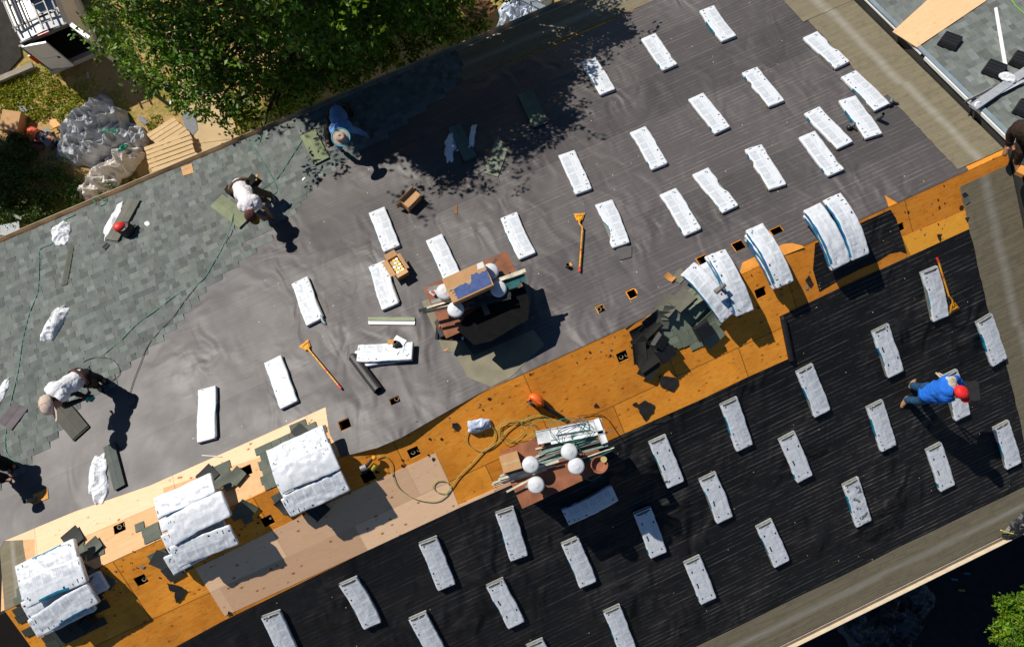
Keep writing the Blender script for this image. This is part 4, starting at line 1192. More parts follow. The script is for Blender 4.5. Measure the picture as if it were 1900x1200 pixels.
# brown plywood sheet lying on lower cap
mb = MB(); zz = .335
pts = [PH(*q, zz) for q in ((928, 838), (994, 812), (1012, 848), (990, 862), (940, 872))]
mb.slab(pts, Vector((0, 0, 1)), .012); solo("brown_sheet", mb, M_RUST, T(pts[0]), "brown metal sheet behind the small box on the lower chimney cap", "metal sheet")
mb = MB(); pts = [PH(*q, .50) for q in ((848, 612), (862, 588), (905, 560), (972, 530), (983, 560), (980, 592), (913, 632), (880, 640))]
mb.slab(pts, Vector((0, 0, 1)), .01); solo('shade_sheet', mb, simple('shade_sheet', (.006, .006, .006), .9, .15, .3, 9, .3), T(pts[0]), 'added black sheet giving the shade over the lower half of the upper chimney pile', 'sheet')  # black slab added as shade on the pile and as shadow caster
# tray with orange bag, tin can, small items
def P2(u, v, z): return PH(u, v, z)
M0 = T(P2(835, 612, .12)) @ Matrix.Rotation(R(-28), 4, 'Z')
mb = MB(); mb.box(M0, (-.24, -.17, -.1), (.24, .17, -.05)); mb.box(M0, (-.24, -.17, -.05), (-.2, .17, -.02)); mb.box(M0, (.2, -.17, -.05), (.24, .17, -.02))
Mv = T(P2(824, 606, .16)) @ Matrix.Rotation(R(-4), 4, 'Z')
tr = thing("tool_case", "open black tool case leaning at the lower left of the upper chimney", "tool case", M0)
part("case_body", mb, M_BLK, tr)
mb = MB(); mb.box(Mv, (-.13, -.15, -.1), (.13, .15, .0), tap=.01); part("case_lid", mb, simple("case_grey", (.05, .055, .055), .5, .5, .2, 10), tr)
mb = MB(); mb.box(M0, (.2, -.15, -.02), (.235, -.1, -.015)); part("paper_label", mb, M_WHITEP, tr)
def crumple(name, px, s, h, size, lab, cat, mat, seed=1, ang=0, flat=.35, base=None, group=None, thk=.02, folds=5.0, outline=None, amp=1.0, res=26):
    """crumpled sheet or bag: a folded closed shell with sharp creases"""
    p = P(px[0], px[1], s, h) if base is None else base
    M = frame(s, p, R(ang))
    mb = MB(); nx = res; ny = max(8, int(res * size[1] / size[0]))
    tops = []
    for j in range(ny + 1):
        for i in range(nx + 1):
            a = i / nx * 2 - 1; c = j / ny * 2 - 1
            # superellipse outline with ragged edge
            r_ = (abs(a) ** 3 + abs(c) ** 3) ** (1 / 3)
            mx = max(abs(a), abs(c)) or 1
            k_ = mx / max(r_, 1e-6)
            x = a * k_; y = c * k_
            e = 1 + .16 * noise.noise(Vector((x * 2.2 + seed, y * 2.2, seed * .7))) * amp * 1.4
            x *= size[0] / 2 * e; y *= size[1] / 2 * e
            wx = noise.noise(Vector((x * 1.3, y * 1.3, seed + 31))) * .5; v1 = (1 - min(1, 2.6 * abs(noise.noise(Vector((x * folds * .7 + wx, y * folds * .45 - wx, seed)))))) ** 1.3; v2 = (1 - min(1, 2.4 * abs(noise.noise(Vector((x * folds * 1.5 + 5 + wx, y * folds * 1.9, seed + 4))))))
            ed = max(0, 1 - mx ** 4)
            z = thk + ed * flat * (v1 * .55 + v2 * .22 + .28 * (1 + noise.noise(Vector((x * 1.6, y * 1.6, seed + 2))))) * amp
            x += noise.noise(Vector((y * 6, x * 6, seed + 9))) * .03 * amp; y += noise.noise(Vector((x * 6, y * 6, seed + 19))) * .03 * amp
            tops.append(Vector((x, y, z * (1 if mx < .999 else .25))))
    N = len(tops)
    vs = tops + [Vector((q.x * .96, q.y * .96, 0)) for q in tops]
    fs = []
    for j in range(ny):
        for i in range(nx):
            a = j * (nx + 1) + i
            q = [a, a + 1, a + nx + 2, a + nx + 1]; fs.append(q); fs.append([N + t for t in q[::-1]])
    for i in range(nx): fs.append([i + 1, i, N + i, N + i + 1]); b0 = ny * (nx + 1) + i; fs.append([b0, b0 + 1, N + b0 + 1, N + b0])
    for j in range(ny): b0 = j * (nx + 1); fs.append([b0, b0 + nx + 1, N + b0 + nx + 1, N + b0]); b0 += nx; fs.append([b0 + nx + 1, b0, N + b0, N + b0 + nx + 1])
    mb.add([M @ q for q in vs], fs)
    return solo(name, mb, mat, M, lab, cat, group, smooth=False)
crumple("snack_bag", None, 0, 0, (.17, .14), "crumpled orange snack bag on the black tool case", "bag", simple("orange_bag", (.8, .14, .04), .4, .5, .5, 30), 4, 10, .05, base=P2(826, 605, .165) + Vector((0, 0, 0)))
mb = MB(); q0 = P2(805, 540, .36)
mb.box(T(q0) @ Matrix.Rotation(.5, 4, 'Z'), (-.07, -.05, -.05), (.07, .05, .02), (.7, .68, .64)); mb.box(T(q0) @ Matrix.Rotation(.5, 4, 'Z'), (-.05, -.03, .02), (.0, .03, .03), (.5, .1, .1))
solo("white_carton", mb, M_CLOTHY, T(q0), "small white carton at the left end of the upper chimney cap", "carton")
mb = MB(); q0 = P2(866, 598, .2)
mb.tube([q0, q0 + Vector((.1, .02, .0))], .02, 8, (.08, .3, .35)); mb.tube([q0 + Vector((.02, -.08, 0)), q0 + Vector((.1, -.05, 0))], .014, 8, (.75, .75, .7)); mb.tube([q0 + Vector((.05, .1, .03)), q0 + Vector((.14, .0, .03))], .012, 8, (.1, .1, .1))
solo("hand_tools", mb, M_CLOTHY, T(q0), "small hand tools in the shade beside the black tool case", "tools")
# bucket on the lower chimney: terracotta-coloured lid and pot
mb = MB(); q0 = P2(1112, 862, .42)
mb.lathe(T(q0 - Vector((0, 0, .12))), [(.10, 0), (.13, .1), (.14, .12), (.125, .12), (.09, .02), (.0001, .02)], 24, (.34, .13, .07))
mb.lathe(T(q0 + Vector((.1, .05, .0))), [(.05, 0), (.05, .03), (.0001, .03)], 16, (.5, .4, .15))
solo("clay_pot", mb, M_CLOTHY, T(q0), "round rust-red pot with a brass lid beside it at the lower chimney", "pot")

# nail gun, blower, small tools
def gadget(px, s, ang, lab, name, cat, kind):
    p = P(px[0], px[1], s); M = frame(s, p, R(ang)); r = thing(name, lab, cat, M)
    if kind == 'nailer':
        mb = MB(); mb.tube([M @ Vector((-.13, .03, .12)), M @ Vector((-.03, .02, .12))], [.05, .055], 14); part("motor_cap", mb, simple("grey_metal", (.2, .21, .2), .45, .5, .3, 20), r)
        mb = MB(); mb.tube([M @ Vector((-.03, .02, .11)), M @ Vector((.1, .07, .1)), M @ Vector((.15, .09, .1))], [.03, .024, .03], 10); part("handle", mb, M_BLK, r)
        mb = MB(); mb.ell((0, 0, 0), (.045, .04, .04), None, 8); mb.v = [M @ (q + Vector((.15, .08, .1))) for q in mb.v]; part("end_cap", mb, M_YEL, r)
        mb = MB(); mb.tube([M @ Vector((-.0, -.09, .06)), M @ Vector((.1, -.05, .06))], [.05, .05], 14); part("magazine", mb, simple("nail_drum", (.45, .40, .05), .5), r)
        mb = MB(); mb.box(M, (-.12, -.08, 0), (-.07, -.02, .12)); mb.box(M, (-.1, -.1, 0), (.02, -.06, .03)); part("nose", mb, M_BLK, r)
    if kind == 'blower':
        mb = MB(); mb.ell((0, 0, 0), (.10, .15, .10), None, 10); mb.v = [M @ (q + Vector((0, 0, .11))) for q in mb.v]; part("motor_housing", mb, M_ORG, r, smooth=True)
        mb = MB(); mb.tube([M @ Vector((-.08, .12, .14)), M @ Vector((-.02, .14, .2)), M @ Vector((-.0, -.06, .21)), M @ Vector((.0, -.14, .14))], .02, 10); part("handle", mb, M_ORG, r)
        mb = MB(); mb.lathe(M @ T((-.1, .03, .1)) @ Matrix.Rotation(R(90), 4, 'Y'), [(.09, -.02), (.09, .03), (.06, .04), (.0001, .04)], 18); mb.ell((0, 0, 0), (.04, .04, .03), None, 6); part("fan_guard", mb, M_BLK, r)
        mb = MB(); mb.tube([M @ Vector((0, -.12, .1)), M @ Vector((-.01, -.3, .08)), M @ Vector((.0, -.62, .06))], [.045, .04, .035], 12); part("tube", mb, M_BLK, r)
    if kind == 'airtool':
        mb = MB(); mb.ell((0, 0, 0), (.06, .05, .05), None, 8); mb.v = [M @ (q + Vector((0, 0, .05))) for q in mb.v]; part("body", mb, M_BLK, r)
        mb = MB(); mb.tube([M @ Vector((.0, 0, .08)), M @ Vector((.13, .02, .07))], [.03, .025], 10); part("barrel", mb, M_STEEL, r)
        mb = MB(); mb.tube([M @ Vector((.05, 0, .06)), M @ Vector((.09, -.12, .04))], [.02, .02], 8); part("handle", mb, M_BLK, r)
gadget((684, 860), -1, 5, "yellow and grey nail gun standing beside a square vent hole on the plywood", "nail_gun", "nail gun", 'nailer')
gadget((993, 738), -1, 30, "orange leaf blower above the lower chimney, its black tube pointing down", "leaf_blower", "leaf blower", 'blower')
gadget((1650, 197), 1, 30, "black and silver air tool at the end of a bundle near the rake", "air_tool", "air tool", 'airtool')
gadget((1575, 240), 1, 0, "black and silver fittings between two white bundles", "pipe_fittings", "fittings", 'airtool')
# white/blue rag, metal flashing with pipe, bundles opened
crumple("rag", (888, 788), -1, .02, (.40, .24), "crumpled white and blue rag on the orange plywood inside a hose loop", "rag", simple("blue_white_rag", (.50, .58, .72), .6, .3, .35, 12), 6, -20, .10)
crumple("wrapper_scrap", (598, 590), 1, .02, (.07, .30), "narrow silver-grey wrapper scrap beside a bundle corner", "wrapper", simple("silver_scrap", (.35, .42, .44), .4, .5, .5, 18), 8, 5, .06)
# horizontal bundle pair with flashing on top
a = thing("shingle_bundle", "creased white bundle lying level under the metal pipe flashing", "shingle bundle", frame(1, P(716, 656, 1, .02), R(26)))
def bundle_at(M, key, label, group=None, cat="shingle bundle"):
    r = thing("shingle_bundle", label, cat, M, group)
    for nm, me in (("wrapper", BUN[key][0]), ("shingles", BUN[key][1])):
        o = bpy.data.objects.new(nm, me); COL.objects.link(o); o.parent = r
    return r
bpy.data.objects.remove(a)
bundle_at(frame(1, P(712, 662, 1, .0) + nrm(1) * .012, yref=P(760, 655, 1)), ("c", 7), "lower of two crossed bundles beside the loose felt roll")
bundle_at(frame(1, P(716, 656, 1, .09), yref=P(766, 657, 1)), ("c", 1), "creased white bundle on top, lying level under the metal pipe flashing")
Mf = frame(1, P(737, 640, 1, .19), R(35))
r = thing("pipe_flashing", "galvanised pipe flashing with a black boot lying on the level bundle", "flashing", Mf)
mb = MB(); mb.box(Mf, (-.15, -.1, 0), (.15, .12, .003)); mb.box(Mf @ Matrix.Rotation(.5, 4, 'Z'), (-.13, -.12, -.012), (.1, .09, -.006)); part("plate", mb, M_GALV, r)
mb = MB(); mb.lathe(Mf, [(.075, 0), (.06, .05), (.04, .12), (.03, .12), (.03, .0)], 18); part("boot", mb, M_BLK, r)
mb = MB(); mb.box(Mf @ T((-.03, .08, .1)) @ Matrix.Rotation(.6, 4, 'Z'), (-.04, -.05, 0), (.04, .05, .02)); part("wood_block", mb, FL, r)

# greenish opened bundles (no wrapper)
def slabs(px0, px1, s, wd, n, lab, name="shingle_stack", c=(.20, .215, .16), h=.055, ext=0, seam=True, grp=None, key=None):
    a = P(*px0, s, h); b_ = P(*px1, s, h); m = (a + b_) / 2 - Vector((0, 0, h)); M = frame(s, m + nrm(s) * .01, yref=m + (a - b_))
    L = (a - b_).length; rr = random.Random(int(px0[0])); r = thing(name, lab, "shingles", M, grp)
    for i in range(n):
        mb = MB(); dx, dy = rr.uniform(-.012, .012), rr.uniform(-.02, .02); z = .004 + i * h / n
        w2 = wd / 2; cc = tuple(q * rr.uniform(.85, 1.1) for q in c)
        mb.box(M, (-w2 + dx, -L / 2 + dy, z), (w2 + dx, L / 2 + dy, z + h / n * .85), cc)
        if i == n - 1 and seam:
            mb.box(M, (-w2 * .05 + dx, -L / 2 + dy, z + h / n * .85), (w2 * .0 + dx, L / 2 + dy, z + h / n * .85 + .002), tuple(q * .6 for q in cc))
            mb.box(M, (w2 * .1 + dx, -L / 2 + dy, z + h / n * .85), (w2 + dx, L / 2 + dy, z + h / n * .85 + .0025), tuple(q * .85 for q in cc))
        part("shingle", mb, M_SHB, r)
    return r, M, L
slabs((976, 174), (1003, 232), 1, .33, 4, "unwrapped dark green bundle in the tree's shade", c=(.16, .18, .14))
slabs((844, 236), (874, 296), 1, .26, 5, "opened greenish bundle with its wrapper torn to both sides", c=(.16, .18, .14))
crumple("torn_wrapper", (836, 272), 1, .0, (.22, .75), "ragged white wrapper spread left of the opened bundle in tree shade", "wrapper", M_WRAPC, 12, 66 - 90, .04, amp=1.6)
crumple("torn_wrapper", (876, 260), 1, .0, (.10, .75), "thin torn wrapper strip right of the opened bundle in tree shade", "wrapper", M_WRAPC, 14, 66 - 95, .05, amp=1.5)
slabs((572, 248), (598, 300), 1, .33, 4, "opened olive-grey bundle on the laid shingles near the hatted worker", c=(.22, .23, .15))
slabs((402, 374), (456, 414), 1, .34, 4, "opened olive-green bundle under the nail hose by the middle worker", c=(.22, .24, .15))
slabs((250, 372), (208, 448), 1, .30, 5, "opened grey-green bundle beside the red bag", c=(.17, .18, .14))
crumple("torn_wrapper", (212, 412), 1, .0, (.24, .9), "torn white wrapper along the left of the opened bundle by the red bag", "wrapper", M_WRAPC, 15, -28, .05, amp=1.5)
slabs((202, 826), (222, 905), 1, .20, 5, "opened dark green bundle with its white wrapper pulled left", c=(.13, .14, .11))
crumple("torn_wrapper", (184, 888), 1, .0, (.34, .85), "white wrapper peeled off to the left of the dark green bundle", "wrapper", M_WRAPC, 17, -8, .07, amp=1.5)
slabs((107, 752), (150, 805), 1, .34, 3, "dark green shingles lying below the tan-capped worker", c=(.10, .11, .085), h=.05)
slabs((10, 790), (40, 752), 1, .36, 3, "pair of loose grey-green shingles at the left edge on the laid roof", c=(.14, .15, .12), h=.03)
slabs((133, 458), (120, 530), 1, .12, 2, "dull olive starter strip below the folded wrapper bag", c=(.12, .115, .09), h=.02)
tab((197, 457), 1, .04, 30, 4, .14, .1, (.06, .06, .05), "dark shingle offcut at the foot of the opened bundle by the red bag", None)
scrap([(925, 253), (942, 282), (924, 330), (897, 322), (917, 268)], 1, (.21, .22, .15), "shingle_piece", "angled olive shingle sheet lying alone below the tree's shadow", "shingle piece", lift=.03, th=.012)
scrap([(684, 590), (770, 590), (771, 597), (684, 596)], 1, (.30, .32, .19), "trim_strip", "long green-grey strip edging a white trim, left of the upper chimney", "trim", lift=.04)
scrap([(684, 597), (771, 598), (770, 604), (685, 603)], 1, (.8, .8, .8), "trim_strip", "long white trim strip lying level left of the upper chimney", "trim", lift=.035, mat=M_WHITEP)
scrap([(1144, 459), (1172, 458), (1172, 478), (1150, 484), (1144, 476)], 1, (.06, .055, .055), "rubber_pad", "grey rubber pad with a slot below the torn bundle", "pad", lift=.03, th=.02, mat=simple("rubber", (.07, .065, .063), .6))
scrap([(843, 383), (849, 381), (849, 398), (844, 398)], 1, (.25, .12, .05), "wood_splinter", "brown wood splinter on the grey felt right of the tipped box", "splinter", lift=.02, mat=M_SHB)
scrap([(375, 844), (412, 846), (412, 848), (376, 846)], 1, (.7, .6, .45), "wood_splinter", "thin pale splinter at the edge of grey felt and new plywood", "splinter", lift=.02)
scrap([(829, 648), (834, 645), (828, 652), (820, 652)], 1, (.6, .3, .15), "wood_splinter", "small orange wood chip left of the upper chimney's flashing", "splinter", lift=.02)
# white bags on the laid shingles
crumple("wrapper_bag", (116, 434), 1, .0, (.40, .60), "folded white wrapper bag near the eave, beside the green hose", "wrapper", M_WRAPC, 21, -10, .12, folds=6)
crumple("wrapper_bag", (103, 602), 1, .0, (.36, .82), "tall crumpled white wrapper bag in the middle of the laid shingles", "wrapper", M_WRAPC, 22, -38, .16, folds=4)
crumple("wrapper_bag", (0, 740), 1, .0, (.18, .8), "white wrapper cut off by the left picture edge", "wrapper", M_WRAPC, 24, -30, .06)
crumple("paper_scrap", (274, 416), 1, .0, (.11, .13), "small white paper scrap right of the red bag", "paper", M_WHITEP, 25, 20, .02, res=10)
crumple("paper_scrap", (565, 333), 1, .0, (.12, .06), "tiny white paper scrap near the shingle edge by the middle worker", "paper", M_WHITEP, 26, 10, .02, res=10)
# red bag
p = P(240, 432, 1); M = frame(1, p, R(18)); r = thing("tool_bag", "red and black round tool bag on the laid shingles", "bag", M)
mb = MB(); mb.lathe(M, [(.11, 0), (.14, .03), (.145, .2), (.12, .24), (.0001, .25)], 20); mb.box(M, (.1, -.05, .1), (.2, .05, .14)); part("bag_body", mb, M_BLK, r)
mb = MB(); mb.ell((0, 0, 0), (.135, .12, .10), None, 10); mb.v = [M @ (Matrix.Rotation(.5, 3, 'Y') @ q + Vector((-.04, .03, .22))) for q in mb.v]; part("bag_lid", mb, M_RED, r, smooth=True)
mb = MB(); mb.tube([M @ Vector((.0, -.14, .1)), M @ Vector((.02, -.16, .2)), M @ Vector((.04, -.1, .28))], .01); part("strap", mb, M_BLK, r)
for i, (a, b_, z0, z1) in enumerate((((820, 560), (935, 508), .305, .55), ((840, 580), (950, 530), .305, .49), ((872, 500), (905, 585), .305, .55))):
    p, q = PH(*a, (z0 + z1) / 2), PH(*b_, (z0 + z1) / 2); mb = MB(); mb.beam(p, q, .09, z1 - z0, (.12, .10, .08)); solo("lumber_block", mb, M_WOOD, T(p), ("long dark timber propping the box on the upper chimney", "second dark timber under the boards on the upper chimney", "cross timber under the large box on the upper chimney")[i], "timber")
rc = random.Random(21); mb = MB()
for i in range(230):
    u_ = rc.uniform(180, 1780); t_ = rc.uniform(-5, 85); v_ = 1136 - .453 * u_ + t_
    if 850 < u_ < 1180 and t_ > 40: continue
    n_ = nrm(-1); c0 = P(u_, v_, -1) + n_ * .014; F = frame(-1, c0, rc.uniform(0, 6)); r_ = rc.uniform(.006, .028) * (1 if i % 9 else 1.8)
    mb.slab([F @ Vector((r_ * rc.uniform(.5, 1.2) * math.cos(a), r_ * rc.uniform(.4, 1) * math.sin(a), 0)) for a in (0, 1.2, 2.3, 3.4, 4.7)], n_, .004, c=rc.choice(((.02, .018, .016), (.03, .025, .02), (.02, .018, .016), (.25, .25, .22))))
tag(local_sheet("felt_crumbs", mb, M_SHB, -1, house), None, kind="stuff")
# small cardboard piece on eave near pallet
scrap([(337, 312), (357, 305), (361, 322), (341, 328)], 1, (.62, .42, .24), "cardboard_piece", "small square of tan cardboard at the eave over the pallet", "cardboard", lift=.03, mat=M_CARD)

# ---- items on the neighbouring roof ------------------------------------------------
scrap([(1655, 62), (1745, -20), (1850, -20), (1828, 5), (1700, 91)], 2, None, "plywood_strip", "long strip of new plywood lying on the neighbouring roof", "plywood", lift=.04, th=.012, mat=m_ply("loose_ply", (.74, .44, .22), (.80, .52, .29), (.5, .24, .08), .4, seams=False, stain=0))
scrap([(1842, 20), (1848, 18), (1868, 134), (1860, 132)], 2, None, "trim_strip", "narrow white strip leaning to a vent on the neighbouring roof", "trim", lift=.06, mat=M_WHITEP)
for i, (a, b_, wd, c, lab) in enumerate([((1805, 200), (1910, 128), .16, (.32, .34, .36), "wide silver flashing length on the neighbouring roof"), ((1790, 190), (1905, 132), .03, (.05, .05, .05), "thin dark metal strip above the silver flashing"), ((1793, 186), (1895, 138), .02, (.35, .35, .33), "thin pale metal strip beside the dark one"), ((1810, 196), (1900, 150), .05, (.45, .47, .5), "narrow silver length on the wide flashing")]):
    p, q = P(*a, 2, .1), P(*b_, 2, .1); mb = MB(); mb.beam(p, q, wd, .02 if i else .05, c, up=nrm(2)); solo("metal_flashing", mb, M_CLOTHY, T(p), lab, "flashing", None)
crumple("rag", (1868, 145), 2, .13, (.16, .30), "white rag tied round the silver flashing on the neighbouring roof", "rag", M_WRAPC, 31, 25, .08)
crumple("rag", (1812, 196), 2, .08, (.18, .1), "white rag at the left tip of the silver flashing", "rag", M_WRAPC, 32, 50, .06, res=12)
mb = MB(); mb.tube([P(1870, -10, 2, .03), P(1885, 12, 2, .03), P(1905, 30, 2, .03)], .008, 6); solo("cord", mb, simple("lime_cord", (.2, .5, .02), .5), T(P(1885, 12, 2)), "bright green cord in the top right corner of the neighbouring roof", "cord")

# ---- hoses ----------------------------------------------------------------------
def smooth_path(pts, n=6):
    out = []
    for i in range(len(pts) - 1):
        p0, p1, p2, p3 = pts[max(i - 1, 0)], pts[i], pts[i + 1], pts[min(i + 2, len(pts) - 1)]
        for k_ in range(n):
            t = k_ / n
            out.append(.5 * ((2 * p1) + (p2 - p0) * t + (2 * p0 - 5 * p1 + 4 * p2 - p3) * t * t + (3 * p1 - p0 - 3 * p2 + p3) * t ** 3))
    out.append(pts[-1]); return out
def hose(px, m, lab, rad=.008, h=.03, s=None, cat="air hose", grp=None):
    pts = []
    for q in px:
        ss = s if s is not None else (1 if q[1] < 1136 - .453 * q[0] else -1)
        pts.append(P(q[0], q[1], ss, q[2] if len(q) > 2 else h))
    pts = smooth_path(pts); mb = MB(); mb.tube(pts, rad, 6)
    return solo("air_hose", mb, m, T(pts[0]), lab, cat, grp, smooth=True)
hose([(140, 398), (112, 412), (101, 425), (98, 450), (75, 462), (73, 485), (70, 540), (55, 580), (42, 630), (33, 690), (20, 745), (12, 790), (10, 830), (18, 848), (30, 858), (27, 868)], M_HOSEG, "green air hose running down the left edge of the laid shingles")
hose([(497, 208), (488, 240), (480, 268), (470, 260), (462, 262), (475, 280), (497, 315), (510, 340), (514, 355), (505, 362)], M_HOSEG, "green hose hanging over the eave to the middle worker")
hose([(572, 243), (545, 285), (515, 330), (485, 352), (440, 385, .05), (428, 420, .1), (412, 460), (395, 490), (375, 520), (330, 545), (290, 575), (255, 600), (225, 630), (195, 655), (165, 680), (150, 700, .6)], M_HOSEG, "green air hose crossing the laid shingles from the hatted worker to the capped worker")
hose([(372, 522), (345, 555), (320, 590), (300, 610), (275, 640), (258, 680), (248, 705), (242, 725), (237, 742)], M_HOSEB, "black hose branching to the felt near the capped worker's shadow", .006)
hose([(150, 698, .5), (147, 685), (160, 668), (185, 663), (210, 668), (222, 685), (218, 698), (200, 712), (198, 718), (215, 724), (235, 726), (250, 735), (250, 748), (238, 755)], M_HOSEB, "black and green hose loop behind the capped worker", .006, cat="air hose")
hose([(175, 372), (178, 378), (172, 370), (182, 366), (192, 372), (198, 368), (195, 378), (185, 382)], M_HOSEG, "short green hose curls on the eave above the opened bundle", .008, .04)
hose([(696, 850), (712, 845), (725, 858), (728, 880), (740, 905), (770, 925), (805, 930), (825, 920), (835, 905), (827, 893), (810, 892), (803, 902), (812, 913), (830, 912), (850, 885), (875, 860), (895, 838), (915, 820), (918, 800), (905, 785), (885, 790), (868, 800), (866, 820), (885, 835), (905, 833), (925, 818), (940, 800), (960, 785), (985, 775), (1010, 770)], M_HOSEY, "yellow-green air hose looping over the plywood from the nail gun to the lower chimney", .0065)
hose([(1070, 772), (1105, 768), (1125, 775), (1140, 795), (1160, 825), (1180, 850), (1200, 870), (1212, 885)], M_HOSEB, "thin black cord running from the lower chimney over the black felt", .005, cat="cord")
rh = random.Random(4)
for g in range(3):
    pts = []
    cx, cy = ((960, 800), (1010, 795), (1062, 800))[g]
    for i in range(22):
        a = i * .9 + g
        hh = .02 if g == 0 else (.45 if g == 1 else 1.0)
        pts.append((cx + math.cos(a) * rh.uniform(22, 42) + (i - 13) * 1.1, cy + math.sin(a) * rh.uniform(12, 26), hh + rh.uniform(0, .05)))
    hose(pts, (M_HOSEY, M_HOSEY, M_HOSEG)[g], ("yellow-green hose tangle on the plywood left of the trim sheets", "yellow-green hose tangle hanging between plywood and lower chimney cap", "green hose tangle over the white trim on the lower chimney cap")[g], .0045, s=-1)
hose([(1085, 775, .95), (1075, 800, 1.0), (1060, 810, 1.0), (1080, 840, 1.0), (1090, 870, 1.0), (1085, 885, .9), (1100, 890, .85), (1118, 875, .9), (1115, 858, .95)], M_HOSEG, "green hose drooping over the lower chimney cap to the clay pot", .007, s=-1)
# ---- trees and plants ------------------------------------------------------------
def leafmat(name, c, tr=.35):
    m, n, l, b = newmat(name)
    a = n.new("ShaderNodeVertexColor"); a.layer_name = "Col"
    col = mixc(n, l, 1.0, c, a.outputs[0], 'MULTIPLY')
    l.new(col, b.inputs["Base Color"]); b.inputs["Roughness"].default_value = .5; b.inputs["Specular IOR Level"].default_value = .4
    t = n.new("ShaderNodeBsdfTranslucent"); l.new(mixc(n, l, 1.0, col, (1.2, 1.6, .4), 'MULTIPLY'), t.inputs[0])
    mx = n.new("ShaderNodeMixShader"); mx.inputs[0].default_value = tr
    out = [q for q in n if q.type == 'OUTPUT_MATERIAL'][0]
    l.new(b.outputs[0], mx.inputs[1]); l.new(t.outputs[0], mx.inputs[2]); l.new(mx.outputs[0], out.inputs[0])
    return m
def leaves(name, lobes, nclump, nleaf, size, mat, parent, seed, keep=None, spread=.22, up=.5):
    """lobes: (centre, (rx, ry, rz)); clumps sit mainly in the outer shell, each a spray of leaves"""
    rg = np.random.default_rng(seed)
    vol = np.array([r[0] * r[1] * r[2] for _, r in lobes]) ** .75; vol /= vol.sum()
    C0 = []
    for (c, r), v_ in zip(lobes, vol):
        k_ = int(nclump * v_) + 1
        d = rg.normal(size=(k_, 3)); d /= np.linalg.norm(d, axis=1)[:, None]
        rad = rg.uniform(.25, 1, k_) ** .45
        p = np.array(c) + d * rad[:, None] * np.array(r) * (1 + .25 * np.sin(d[:, :1] * 5 + d[:, 1:2] * 4))
        C0.append(p)
    C0 = np.concatenate(C0)
    if keep is not None: C0 = C0[[keep(p) for p in C0]]
    n_ = len(C0); tw = rg.normal(size=(n_, 3)); tw /= np.linalg.norm(tw, axis=1)[:, None]
    # leaves strung along the twig
    base = np.repeat(C0, nleaf, axis=0); tdir = np.repeat(tw, nleaf, axis=0)
    N = len(base); t = rg.uniform(-1, 1, N)
    pos = base + tdir * t[:, None] * spread + rg.normal(size=(N, 3)) * spread * .35
    ax = tdir * .6 + rg.normal(size=(N, 3)) * .8; ax /= np.linalg.norm(ax, axis=1)[:, None]
    up_ = rg.normal(size=(N, 3)) * .7 + np.array([-.2, .3, up + .4]); side = np.cross(ax, up_); side /= np.linalg.norm(side, axis=1)[:, None]
    nn = np.cross(side, ax)
    L = size * rg.uniform(.7, 1.3, N)[:, None]; W_ = L * .26
    a = pos; b_ = pos + ax * L * .45 + side * W_ + nn * L * .06; c = pos + ax * L; d = pos + ax * L * .45 - side * W_ + nn * L * .06
    V = np.stack([a, b_, c, d], 1).reshape(-1, 3)
    me = bpy.data.meshes.new(name)
    me.vertices.add(4 * N); me.vertices.foreach_set("co", V.astype(np.float32).ravel())
    me.loops.add(6 * N); me.polygons.add(2 * N)
    i0 = np.arange(N) * 4
    li = np.stack([i0, i0 + 1, i0 + 2, i0, i0 + 2, i0 + 3], 1).ravel()
    me.loops.foreach_set("vertex_index", li.astype(np.int32))
    me.polygons.foreach_set("loop_start", (np.arange(2 * N) * 3).astype(np.int32))
    me.update(calc_edges=True)
    g = np.repeat(rg.uniform(.45, 1.45, n_), nleaf) * rg.uniform(.8, 1.2, N); hue = np.repeat(rg.uniform(.7, 1.35, n_), nleaf)
    col = np.ones((N, 4), dtype=np.float32); col[:, 0] = g * hue; col[:, 1] = g; col[:, 2] = g * .8
    at = me.color_attributes.new("Col", 'FLOAT_COLOR', 'CORNER'); at.data.foreach_set("color", np.repeat(col, 6, axis=0).ravel())
    me.materials.append(mat)
    M = WM[parent.name]
    o = bpy.data.objects.new(name, me); COL.objects.link(o)
    me.transform(M.inverted()); o.parent = parent
    return o
M_BARK = simple("bark", (.07, .05, .035), .9, .2, .3, 6, .6)
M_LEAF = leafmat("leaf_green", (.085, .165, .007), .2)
M_LEAF2 = leafmat("leaf_bright", (.13, .24, .012))
M_LEAFD = leafmat("leaf_dark", (.03, .07, .012), .2)
def tree(name, base, lobes, ncl, nleaf, size, mat, label, seed, cat="tree", keep=None, trunk=.2, spread=.22):
    base = Vector(base); r = thing(name, label, cat, T(base))
    mb = MB(); top = Vector(lobes[0][0])
    mid = base.lerp(top, .5) + Vector((.2, -.1, 0))
    mb.tube([base, mid, top], [trunk, trunk * .7, trunk * .3], 10)
    for c, rr in lobes[1:]:
        c = Vector(c); s0 = base.lerp(top, .55)
        mb.tube([s0, (s0 + c) / 2 + Vector((0, 0, .3)), c], [trunk * .4, trunk * .22, trunk * .07], 7)
        for k_ in range(3):
            e = c + Vector([random.uniform(-.8, .8) * q for q in rr]); mb.tube([(s0 + c) / 2, (c + e) / 2, e], [trunk * .15, trunk * .1, .01], 5)
    part("trunk", mb, M_BARK, r)
    leaves("crown", lobes, ncl, nleaf, size, mat, r, seed, keep, spread)
    return r
def L_(px, z, r): 
    p = PH(px[0], px[1], z); return (tuple(p), r if isinstance(r, tuple) else (r, r, r * .7))
def px_of(p):
    d = CR.transposed() @ (Vector(p) - CC); return 950 + FOC * d.x / -d.z, 600 - FOC * d.y / -d.z
